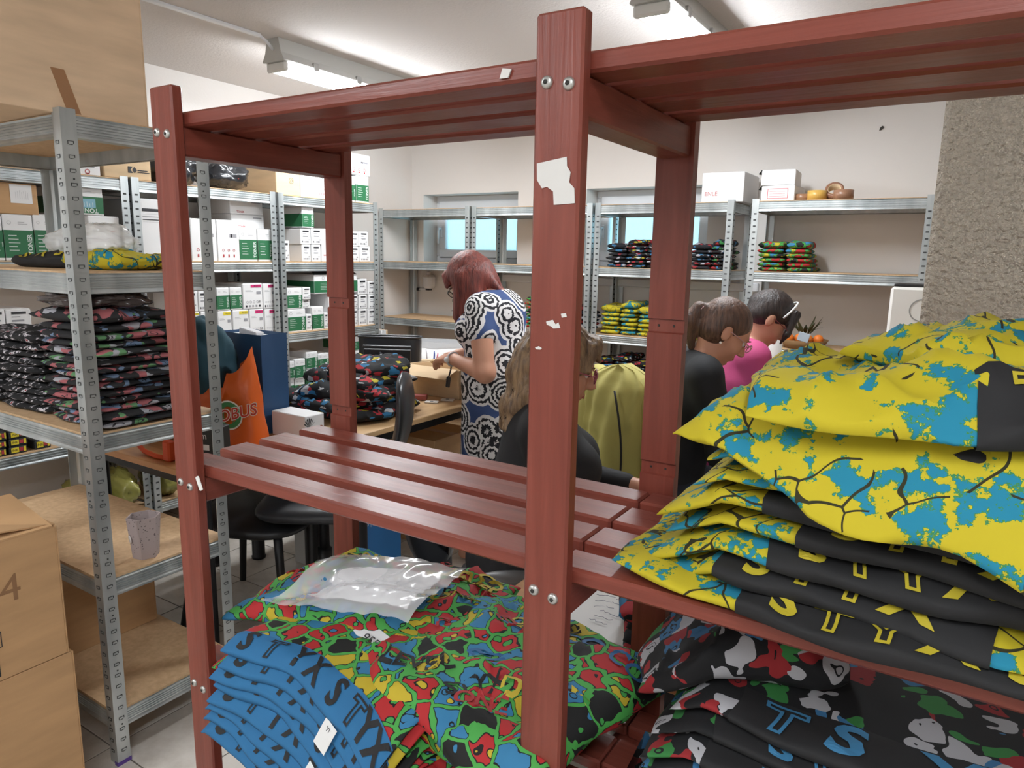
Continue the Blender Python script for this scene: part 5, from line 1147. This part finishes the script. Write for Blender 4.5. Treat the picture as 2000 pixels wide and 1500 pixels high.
class Head:
    def __init__(s, c, pitch=0.0, turn=0.0): s.c = np.array(c); s.M = rotz(turn)@rotx(-pitch)
    def p(s, x, y, z): return tuple(s.c+s.M@np.array((x, y, z)))
    def e(s, c, r, M_=None): return E_(s.p(*c), r, s.M if M_ is None else s.M@M_)
    def cap(s, a, b, ra, rb=None): return C(s.p(*a), s.p(*b), ra, rb)
    def prims(s):
        L = [(1, .02, s.e((0, -.012, .03), (.074, .092, .088))), (1, .03, s.e((0, .026, -.035), (.057, .060, .076))), (1, .015, s.e((0, .060, -.094), (.023, .022, .019))), (1, .012, s.e((0, .074, .022), (.046, .018, .014)))]
        for sx in (-1, 1): L += [(1, .015, s.e((sx*.034, .055, -.03), (.024, .026, .028))), (-1, .010, s.e((sx*.031, .094, .003), (.018, .014, .011)))]
        L += [(1, .009, s.cap((0, .084, .006), (0, .106, -.030), .007, .0115)), (1, .006, s.e((0, .096, -.036), (.016, .012, .008))), (1, .008, s.e((0, .083, -.060), (.021, .010, .0065))), (1, .006, s.e((0, .081, -.071), (.019, .010, .0065)))]
        for sx in (-1, 1): L += [(1, .006, s.e((sx*.077, -.010, -.008), (.008, .019, .031), rotx(.2)))]
        return L
    def eyes(s, parent, lid):
        for sx in (-1, 1):
            m = MB(); m.ball((0, 0, 0), .0118, 14); o = m.build('eye', plain('eye_white', (225, 222, 218), .3), parent, s.p(sx*.031, .0725, .003))
            m = MB(); m.ball(tuple(s.M@np.array((0, .0085, -.002))), .0058, 10); m.build('iris', plain('iris_brown', (60, 42, 30), .3), o)
            m = MB(); m.grid(lambda u, v: tuple(s.M@np.array((.0135*math.cos(math.pi*u), .0135*math.sin(math.pi*u)*math.cos(1.3*v-.05), .0135*math.sin(math.pi*u)*math.sin(1.3*v-.05)+.0005))), 12, 6); m.build('eyelid', m_skin(), o)
            m = MB(); m.tube([s.p(sx*.014, .0905, .021), s.p(sx*.03, .0915, .026), s.p(sx*.047, .080, .022)], [.002, .003, .0015], 6); m.build('eyebrow', lid, parent)
        m = MB(); m.grid(lambda u, v: s.p(.019*math.cos(math.pi*(1-u)), .0925-.010*(abs(2*u-1)**2), -.066+(v-.5)*.013*math.sin(math.pi*u)), 12, 5); m.build('lips', plain('lips', (178, 96, 90), .5), parent)
    def glasses(s, parent, mat, r=.021):
        m = MB()
        for sx in (-1, 1):
            m.tube([s.p(sx*.032+r*1.1*math.cos(R(k*20)), .104, .0+r*.85*math.sin(R(k*20))) for k in range(19)], .0022, 6); m.tube([s.p(sx*(.032+r*1.1), .104, .006), s.p(sx*.076, .08, .008), s.p(sx*.082, .0, .008), s.p(sx*.08, -.02, -.008)], .0018, 6)
        m.tube([s.p(-.010, .106, .004), s.p(0, .108, .007), s.p(.010, .106, .004)], .0018, 6); g = m.build('glasses', mat, parent)
        t = NT('lens') if 'lens' not in _mc else None
        if t: t.col((.9, .93, .95)).set(Roughness=.05, Alpha=.18); _mc['lens'] = t.m
        for sx in (-1, 1): m = MB(); m.add([s.p(sx*.032+r*1.05*math.cos(R(k*20)), .104, r*.8*math.sin(R(k*20))) for k in range(18)], [tuple(range(18))]); m.build('lens', _mc['lens'], g)
def hand(wrist, d, up, side, curl=.5, L=.17):
    """palm, four bent fingers and a thumb leaving the side of the palm; d pointing along the hand, up = back of the hand"""
    w_, d, up = np.array(wrist, float), np.array(d, float), np.array(up, float); d /= np.linalg.norm(d); up -= d*(up@d); up /= np.linalg.norm(up); s_ = np.cross(d, up)*side
    o = [(1, .012, C(tuple(w_-d*.02), tuple(w_+d*.02), .023, .022)), (1, .014, C(tuple(w_+d*.025-s_*.018), tuple(w_+d*.075-s_*.024), .015, .013)), (1, .014, C(tuple(w_+d*.025+s_*.016), tuple(w_+d*.075+s_*.024), .015, .013)), (1, .014, C(tuple(w_+d*.03), tuple(w_+d*.075), .016, .014))]
    for k, (off, ln) in enumerate(((-.028, .066), (-.010, .076), (.009, .072), (.027, .056))):
        p = w_+d*.078+s_*off; a = curl*(.7+.1*k); d1 = d*math.cos(a)-up*math.sin(a); q = p+d1*ln*.45; d2 = d*math.cos(a*2.1)-up*math.sin(a*2.1); r_ = q+d2*ln*.32; d3 = d*math.cos(a*2.8)-up*math.sin(a*2.8); e3 = r_+d3*ln*.25
        o += [(1, .004, C(tuple(p), tuple(q), .0088, .0082)), (1, .003, C(tuple(q), tuple(r_), .0082, .0076)), (1, .003, C(tuple(r_), tuple(e3), .0076, .0066))]
    p = w_+d*.025-s_*.022; t1 = p+(d*.55-s_*.6-up*.35)*.05; t2 = t1+(d*.85-s_*.1-up*.45)*.036
    return o+[(1, .008, C(tuple(p), tuple(t1), .0135, .0105)), (1, .003, C(tuple(t1), tuple(t2), .0105, .0078))]
def arm_prims(sh, el, wr, k=.025, big=1.0): return [(1, k, C(sh, el, .050*big, .040*big)), (1, .02, C(el, wr, .041*big, .026)), ]
SK = m_skin()

# ---------- standing woman with red hair
e = empty('person', (-1.83, 2.77, 0), R(101), 'standing woman with red hair and glasses in a black, white and blue mandala-print dress', 'person')
hd = Head((0, .150, 1.345), R(40))
shL, elL, wrL = (-.175, .02, 1.225), (-.235, -.04, .955), (-.105, .19, .985)
shR, elR, wrR = (.175, .03, 1.225), (.235, .01, .97), (.075, .22, .985)
torso = [(1, .05, E_((0, -.02, .90), (.185, .145, .15))), (1, .06, E_((0, .0, 1.03), (.165, .135, .13))), (1, .06, E_((0, .01, 1.16), (.168, .122, .13))), (1, .05, E_((0, -.015, 1.215), (.14, .085, .085))), (1, .04, C((-.14, .02, 1.235), (.14, .02, 1.235), .055, .055))]
bust = [(1, .04, E_((sx*.075, .11, 1.12), (.07, .06, .07))) for sx in (-1, 1)]
legs = []
for sx in (-1, 1): legs += [(1, .04, C((sx*.09, -.01, .86), (sx*.095, .0, .48), .095, .062)), (1, .03, C((sx*.095, 0, .48), (sx*.1, -.03, .09), .058, .036)), (1, .02, C((sx*.1, -.05, .045), (sx*.105, .12, .03), .036, .026))]
neck = [(1, .03, C((0, .01, 1.25), hd.p(0, -.035, -.05), .056, .050))]
body = torso+bust+legs+neck+arm_prims(shL, elL, wrL, big=1.12)+arm_prims(shR, elR, wrR, big=1.12)+hd.prims()+hand(wrL, (.35, .9, -.12), (-.3, -.1, .9), -1, .55)+hand(wrR, (-.35, .9, -.15), (.3, -.1, .9), 1, .55)
sdf_mesh(body, .0065, 'body', SK, e)
infl = lambda L, d: [(sg, k, (p[0], p[1], p[2], p[3]+d, p[4]+d) if p[0] == 'c' else ('e', p[1], tuple(x+d for x in p[2]), p[3])) for sg, k, p in L]
mid = lambda a, b, t: tuple(np.array(a)*(1-t)+np.array(b)*t)
dress = infl(torso+bust, .010)+[(1, .04, C(shL, mid(shL, elL, .36), .062, .063)), (1, .03, C(shR, mid(shR, elR, .36), .062, .063)), (1, .06, C((0, -.01, .88), (0, -.02, .48), .175, .19)), (-1, .015, E_((0, .06, 1.325), (.085, .095, .055)))]
sdf_mesh(dress, .008, 'dress', m_dress(), e, cuts=[((0, 0, .50), (0, 0, -1)), (mid(shL, elL, .52), np.array(elL)-np.array(shL))][:1])
RH = m_hair('red', (76, 32, 30), (140, 66, 54))
hair = [(1, .02, hd.e((0, -.022, .042), (.090, .104, .092))), (1, .03, hd.e((0, -.05, -.03), (.088, .075, .09)))]
for sx in (-1, 1): hair += [(1, .03, hd.cap((sx*.072, .0, .03), (sx*.078, .015, -.10), .028, .020)), (1, .03, hd.cap((sx*.066, -.03, .0), (sx*.075, -.02, -.15), .035, .022)), (1, .02, hd.cap((sx*.07, .03, .02), (sx*.074, .045, -.09), .016, .010)), (1, .02, hd.cap((sx*.02, .074, .085), (sx*.05, .088, .035), .020, .011))]
dn = lambda x, y, z, L, dy=0.0: (lambda p: (p, (p[0]*1.12, p[1]+dy, p[2]-L)))(hd.p(x, y, z))
for x, y, L, dy, r0, r1 in ((-.07, -.01, .17, .0, .036, .020), (.07, -.01, .17, .0, .036, .020), (-.062, .03, .15, .012, .026, .014), (.062, .03, .15, .012, .026, .014), (-.05, -.06, .15, -.03, .042, .022), (.05, -.06, .15, -.03, .042, .022), (0, -.09, .13, -.06, .05, .026), (-.03, -.09, .11, -.12, .03, .010), (.03, -.09, .12, -.10, .03, .012), (-.075, .0, .20, .02, .022, .008)):
    p0, p1 = dn(x, y, .0, L, dy); hair.append((1, .025, C(p0, p1, r0, r1)))
hair += [(1, .02, hd.cap((0, .07, .09), (0, .096, .034), .022, .012)), (-1, .012, hd.e((0, .095, -.045), (.054, .072, .082)))]
sdf_mesh(hair, .006, 'hair', RH, e)
hd.eyes(e, RH); hd.glasses(e, M_BPL)
m = MB(); wv = np.array(wrL)-np.array(elL); wv /= np.linalg.norm(wv); c_ = np.array(wrL)-wv*.012; a_ = np.cross(wv, (0, 0, 1)); a_ /= np.linalg.norm(a_); b_ = np.cross(wv, a_)
m.tube([tuple(c_+.031*(a_*math.cos(R(20*k))+b_*math.sin(R(20*k)))) for k in range(19)], .006, 6); w1 = m.build('watch_strap', plain('strap_silver', (205, 205, 208), .3, .6), e); m = MB(); m.ball(tuple(c_-a_*.033), (.014, .014, .014), 10); m.build('watch_face', M_WHT, w1)
# key card on a strap hanging from her wrist
m = MB(); m.tube([tuple(c_-b_*.03), tuple(c_+np.array((0, .01, -.05))), tuple(c_+np.array((.0, .02, -.085)))], .004, 6); o = m.build('lanyard', M_BPL, e); MB().box(-.018, .018, -.004, .004, -.05, .0, 0, .003).build('key_fob', M_BPL, o, tuple(c_+np.array((0, .02, -.085))), (0, R(15), 0))
o = sheet(MB(), (0, 0, 0), (1, 0, .2), (0, 1, -.3), .12, .09, .008, 3.0, 8).build('kraft_envelope', plain('envelope', (226, 196, 150), .7), None, (-2.13, 2.74, .945), (0, 0, R(20))); tag(o, 'pale brown paper held in the standing woman\'s hands', 'paper')

# ---------- seated figures
def seated(root, rz, label, head, lean, SZ, cloth, cname, hair_fn, hm, cut_neck=.05, arms=None, big=1.0, glasses=None, long_sleeve=True):
    e = empty('person', root, rz, label, 'person'); hd = head; L = lean
    hips = (0, -.06, .57); chest = (0, -.02+L*.5, .86+SZ*.6); nb = (0, -.02+L, 1.02+SZ)
    torso = [(1, .05, E_(hips, (.18*big, .15, .12))), (1, .07, E_((0, -.045+L*.25, .72+SZ*.3), (.16*big, .125, .15))), (1, .06, E_(chest, (.175*big, .12, .13))), (1, .05, E_((0, -.05+L*.8, .95+SZ), (.14*big, .08, .075))), (1, .04, C((-.13*big, -.03+L*.85, .985+SZ), (.13*big, -.03+L*.85, .985+SZ), .05, .05))]
    bust = [(1, .04, E_((sx*.07, .085+L*.5, .85+SZ*.6), (.065, .055, .065))) for sx in (-1, 1)]
    legs = []
    for sx in (-1, 1): legs += [(1, .05, C((sx*.10, -.02, .55), (sx*.12, .36, .53), .088, .064)), (1, .03, C((sx*.12, .36, .53), (sx*.13, .32, .10), .058, .038)), (1, .02, C((sx*.13, .30, .045), (sx*.14, .46, .032), .036, .026))]
    (eL, wL), (eR, wR) = arms; sL, sR = (-.17*big, -.03+L*.85, .965+SZ), (.17*big, -.03+L*.85, .965+SZ)
    neck = [(1, .03, C(nb, hd.p(0, -.035, -.05), .046, .044))]
    body = torso+bust+legs+neck+arm_prims(sL, eL, wL)+arm_prims(sR, eR, wR)+hd.prims()
    for w_, el, sd in ((wL, eL, -1), (wR, eR, 1)): d = np.array(w_)-np.array(el); body += hand(w_, (d[0]*.6, d[1], d[2]*.3-.02), (0, 0, 1), sd, .45)
    sdf_mesh(body, .0068, 'body', SK, e)
    top = infl(torso+bust, .012)+[(1, .04, C(sL, eL, .064, .054)), (1, .04, C(sR, eR, .064, .054))]
    if long_sleeve: top += [(1, .03, C(eL, mid(eL, wL, .85), .054, .038)), (1, .03, C(eR, mid(eR, wR, .85), .054, .038))]
    top += [(-1, .015, E_((0, .03+L, 1.075+SZ), (.075+cut_neck*.4, .085, .05+cut_neck*.3)))]
    sdf_mesh(top, .008, cname, cloth, e, cuts=[((0, 0, .50), (0, 0, -1))])
    trs = infl(legs, .012); trs = [t_ for i, t_ in enumerate(trs) if i % 3 != 2]+[(1, .05, E_(hips, (.188*big, .158, .11)))]
    sdf_mesh(trs, .010, 'trousers', m_cloth('dark_denim', 40, 44, 56), e)
    for sx in (-1, 1): m = MB(); m.grid(lambda u, v: (sx*.135+.048*math.copysign(abs(math.cos(2*math.pi*u))**.7, math.cos(2*math.pi*u))*math.sin(math.pi*v)**.4, .385+.135*math.sin(2*math.pi*u)*math.sin(math.pi*v)**.4, .04-.038*math.cos(math.pi*v)), 20, 10, 0, True); m.build('shoe', M_BPL, e)
    ho = sdf_mesh(hair_fn(hd), .006, 'hair', hm, e)
    if hair_fn is hair_long:
        for v in ho.data.vertices:
            p = v.co; a = math.atan2(p.x, p.y); k = min(1, max(0, (hd.c[2]+.06-p.z)/.12)); v.co = p+v.normal*(.009*k*math.sin(p.z*62+2.2*pnoise(a*2, p.z*5, 3)+a*2)+.006*pnoise(a*9, p.z*12, 8))
    hd.eyes(e, hm)
    if glasses: hd.glasses(e, glasses, .019)
    return e
def hair_long(hd):
    h = [(1, .02, hd.e((0, -.022, .040), (.092, .106, .094))), (1, .04, hd.e((0, -.06, -.05), (.10, .075, .11)))]
    for sx in (-1, 1): h += [(1, .03, hd.cap((sx*.07, -.02, .02), (sx*.088, -.03, -.14), .036, .026)), (1, .03, hd.cap((sx*.05, -.08, .0), (sx*.06, -.085, -.19), .046, .03)), (1, .02, hd.cap((sx*.03, .076, .088), (sx*.068, .068, .02), .020, .012)), (1, .02, hd.cap((sx*.068, .045, .03), (sx*.080, .03, -.03), .015, .010))]
    h += [(1, .03, hd.cap((0, -.09, -.02), (.0, -.10, -.20), .05, .032)), (1, .02, hd.cap((0, .072, .094), (0, .098, .045), .022, .012)), (-1, .012, hd.e((0, .088, -.045), (.058, .070, .085)))]
    return h
BR = m_hair('brown_blonde', (84, 64, 50), (160, 130, 96))
hd2 = Head((0, .05, 1.155), R(16))
seated((-1.005, 1.765, 0), R(-62), 'seated woman with long brown-blonde hair, pink glasses and black cardigan behind the middle post', hd2, .05, .03, m_cloth('black_knit', 30, 30, 33), 'cardigan', hair_long, BR, .04, (((-.25, .06, .76), (-.14, .30, .755)), ((.25, .06, .76), (.14, .30, .755))), 1.15, plain('pink_frame', (160, 80, 96), .35))
def hair_pony(hd):
    h = [(1, .02, hd.e((0, -.022, .036), (.082, .098, .089))), (1, .02, hd.e((0, -.04, -.02), (.078, .07, .06))), (1, .015, hd.cap((0, -.11, .02), (0, -.135, .01), .022, .02)), (1, .02, C(hd.p(0, -.135, .01), tuple(np.array(hd.p(0, -.135, .01))+(0, -.035, -.05)), .024, .034)), (1, .02, C(tuple(np.array(hd.p(0, -.135, .01))+(0, -.035, -.05)), tuple(np.array(hd.p(0, -.135, .01))+(0, -.02, -.15)), .034, .014))]
    for sx in (-1, 1): h += [(-1, .008, hd.e((sx*.08, -.006, -.012), (.014, .020, .034)))]
    return h+[(-1, .010, hd.e((0, .095, -.035), (.075, .068, .092)))]
f3 = (math.sin(R(62)), math.cos(R(62)))
hd3 = Head((0, .15, 1.195), R(36))
e3 = seated((-.885, 2.64, 0), R(-62), 'seated woman in black with brown ponytail, pearl earring and head bowed', hd3, .10, .075, m_cloth('black_jersey', 26, 28, 32), 'black_top', hair_pony, m_hair('brown', (58, 40, 34), (112, 82, 66)), .12, (((-.23, .12, .78), (-.10, .36, .775)), ((.23, .12, .78), (.10, .36, .775))), 1.0, plain('pale_frame', (196, 150, 150), .35))
m = MB(); m.lathe([(.024, -.006), (.028, 0), (.024, .006), (.020, 0), (.024, -.006)], n=16); o = m.build('hair_tie', plain('tie_pink', (226, 190, 190), .6), e3); o.matrix_local = Matrix.Translation(hd3.p(0, -.132, .012)) @ Matrix(hd3.M.tolist()).to_4x4() @ Matrix.Rotation(R(80), 4, 'X')
for sx in (-1, 1): m = MB(); m.ball(hd3.p(sx*.079, -.006, -.046), .0055, 10); m.build('pearl_earring', plain('pearl', (240, 232, 226), .2), e3)
hd4 = Head((0, .15, 1.205), R(40), R(-6))
def hair_dark(hd):
    h = [(1, .02, hd.e((0, -.022, .038), (.085, .100, .090))), (1, .02, hd.e((0, -.05, -.01), (.078, .06, .06))), (1, .02, C(hd.p(0, -.10, .02), tuple(np.array(hd.p(0, -.10, .02))+(0, -.03, -.10)), .034, .016))]
    for sx in (-1, 1): h += [(-1, .008, hd.e((sx*.08, -.006, -.012), (.014, .020, .034))), (1, .015, hd.cap((sx*.045, .062, .085), (sx*.066, .088, -.005), .020, .014)), (1, .012, hd.cap((sx*.066, .088, -.005), (sx*.055, .098, -.055), .014, .006))]
    return h+[(-1, .010, hd.e((0, .098, -.04), (.050, .068, .088)))]
e4 = seated((-.86, 3.26, 0), R(-62), 'seated dark-haired woman in a pink hoodie with white headband and red hair tie', hd4, .10, .075, m_cloth('pink_fleece', 190, 70, 122), 'pink_hoodie', hair_dark, m_hair('black', (26, 20, 20), (62, 50, 46)), .08, (((-.23, .12, .78), (-.10, .36, .775)), ((.23, .12, .78), (.10, .36, .775))), 1.0, plain('dark_red_frame', (120, 50, 54), .35))
m = MB(); m.tube([hd4.p(.089*math.cos(R(k*12)), .022+.012*math.sin(R(k*12)), .035+.095*math.sin(R(k*12))) for k in range(16)], .0045, 6); m.build('headband', M_WHT, e4)
m = MB(); m.lathe([(.026, -.008), (.034, 0), (.026, .008), (.020, 0), (.026, -.008)], n=16); o = m.build('scrunchie', plain('tie_red', (222, 60, 60), .6), e4); o.matrix_local = Matrix.Translation(hd4.p(0, -.112, .03)) @ Matrix(hd4.M.tolist()).to_4x4() @ Matrix.Rotation(R(85), 4, 'X')

# ---------- yellow jacket hung over the ponytailed woman's chair back
e = empty('yellow_jacket', (-1.03, 2.415, .53), R(-20), 'pale yellow zip jacket with dark lining hung over a chair back', 'jacket'); M_YJ = m_cloth('pale_yellow', 196, 186, 106)
def jk(u, v):
    a = 2*math.pi*u; t_ = v; sh = min(1, (1-t_)/.16) if t_ > .84 else 1; w_ = (.165+.02*(1-t_))*math.sin(math.pi/2*min(1, sh))**.6+.002; d_ = (.098-.01*t_)*max(sh, .15)**.5
    r_ = 1+.05*math.sin(a*7+2*t_)*(1-t_)+.05*pnoise(u*8, v*3, 2)
    fold = .012*math.sin(a*11+3*math.sin(t_*4))*(1-t_*.6); return (w_*math.cos(a)*r_, d_*math.sin(a)*r_+fold+.012*pnoise(u*6, v*8, 4), .55*t_)
MB().grid(jk, 120, 40, 0, True).build('jacket_body', M_YJ, e)
for sx in (-1, 1):
    pts = [(sx*.11, 0, .505), (sx*.155, .0, .44), (sx*.178, -.005, .30), (sx*.186, -.01, .15), (sx*.19, -.01, .02), (sx*.186, -.01, -.08)]
    m = MB(); m.tube(pts, [.045, .058, .058, .056, .054, .047], 18); m.v = [tuple(Vector(p)+Vector((0, .008*pnoise(p[2]*14, p[0]*9, 6), 0))) for p in m.v]; m.build('sleeve', M_YJ, e)
m = MB(); m.tube([(.06+.05*math.sin(3*k/12), -.112-.004*k/12, .47-.5*k/12) for k in range(13)], .004, 6); m.build('zip', M_BPL, e)
g = Garment(.26, .22, .05, 171.0, .02, 5.0, 0, 0, None, (-.93, 2.40, .50), R(30), .05); build_garment(g, 'red_garment', m_swirl('mixed'), 'dark red print garment on the seat under the yellow jacket', nu=36, nq=18)
